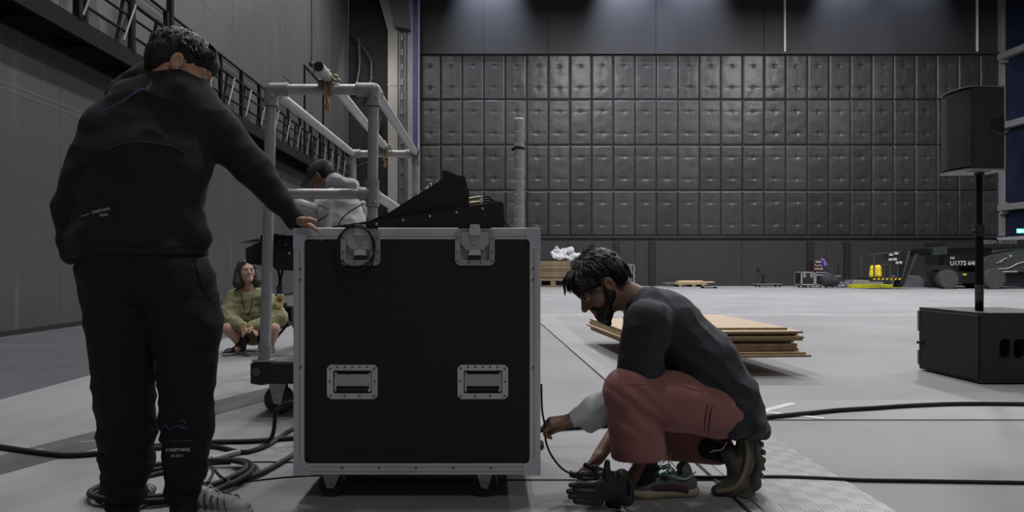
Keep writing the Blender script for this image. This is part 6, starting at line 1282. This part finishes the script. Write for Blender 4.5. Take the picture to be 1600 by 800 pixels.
for sg in (-1, 1): b.tube([Hw.p(sg*.052, .100, .012), Hw.p(sg*.074, .05, .012), Hw.p(sg*.082, .0, .012)], .002, 6)
b.build('glasses', mat('gold_wire', (.55, .40, .28), .3, .8), wo)
b = MB(); b.tube([Hw.p(-.084, .012, -.03), Hw.p(-.084, .014, -.05)], .0025, 6); b.ball(Hw.p(-.084, .014, -.056), .010, 8, (.6, 1, 1.4)); b.build('earring', mat('coral', (.6, .25, .18), .4), wo)
M_ol = mat('olive_knit', (.27, .265, .145), .85, var=.12, scale=8, bump=.5, bscale=60)
gq = [cap(W_(391, 466, .04), W_(393, 492, .05), .125, .14, [(X, 1.32)], k=.05), cap(W_(393, 492, .05), W_(397, 512, .06), .14, .13, [(X, 1.3)], k=.04), cap(W_(371, 463, .02), W_(412, 464, .02), .075, .075, k=.05), cap(W_(366, 466), W_(355, 496, -.08), .078, .085, k=.04), cap(W_(355, 496, -.08), W_(380, 511, -.28), .078, .052, k=.03), cap(W_(418, 467), W_(436, 496, -.10), .078, .088, k=.04), cap(W_(436, 496, -.10), W_(418, 506, -.20), .080, .075, k=.03), cap(W_(418, 504, -.20), W_(392, 510, -.31), .074, .050, k=.03), Hw.Cc((0, -.01, -.06), (0, .01, -.15), .062, .066, k=.01, op='-')]
sw_ = sdf('sweater', gq, .008, M_ol, wo, disp=folds(.016, 9, 9, 13, .7, 4.4))
project_line(sw_, [(376, 447), (377, 458), (379, 470), (382, 482), (387, 492), (391, 486), (394, 472), (397, 458), (398, 447)], Yw, .004, 'lanyard', M_blk, sw_, .004)
sdf('shorts', [cap(hl_, W_(375, 524, -.02), .105, .092, k=.03), cap(hr_, W_(418, 524, -.02), .105, .094, k=.03), cap(hl_, hr_, .11, k=.03)], .009, mat('navy_denim', (.022, .026, .055), .8, var=.15), wo)
M_tapeY = mat('masking_tape', (.55, .42, .18), .6)
b = MB(); b.box(W_(381, 513, -.36), (.045, .05, .12), Matrix.Rotation(R(-8), 4, 'Y'), .004); tag(b.build('tape_strip', M_tapeY, smooth=0), 'short strip of yellow tape on the crouching woman\'s left-hand cuff in view', 'tape')
b = MB(); cc = W_(436, 470, -.12); b.lathe([(.022, -.02), (.05, -.02), (.05, .02), (.022, .02), (.022, -.02)], cc, (.3, -1, .3), 20); b.box(cc+Vector((.02, -.02, .05)), (.06, .03, .03), None, .004); b.box(cc+Vector((.01, -.02, -.055)), (.07, .03, .03), None, .004); tag(b.build('tape_roll', M_tapeY, smooth=30), 'yellow tape roll on the arm of the crouching woman beside the cart post', 'tape')
b = MB(); cable('wall_cable', [(-5.2, 10.2, .75), P(343, 442, 9.0), P(445, 444, 9.0)], .012, 'placeholder') if False else None
for c_, (dx) in ((al, -.02), (ar, .02)):
    sh = shoe('shoe', (c_.x+dx*5.0, c_.y-.20, 0), (c_.x-dx*.5, c_.y+.06, 0), (0, 0, 1), wo, M_blk, mat('worn_white_sole', (.30, .30, .30), .6), w=.052, vox=.006, h=.085, mL=mat('lace_white', (.6, .6, .6), .6))
    sdf('ankle_collar', [cap((c_.x, c_.y-.01, .08), (c_.x, c_.y, .17), .055, .048), plane((c_.x, c_.y, .18), (0, 0, 1), .1)], .006, M_blk, sh)
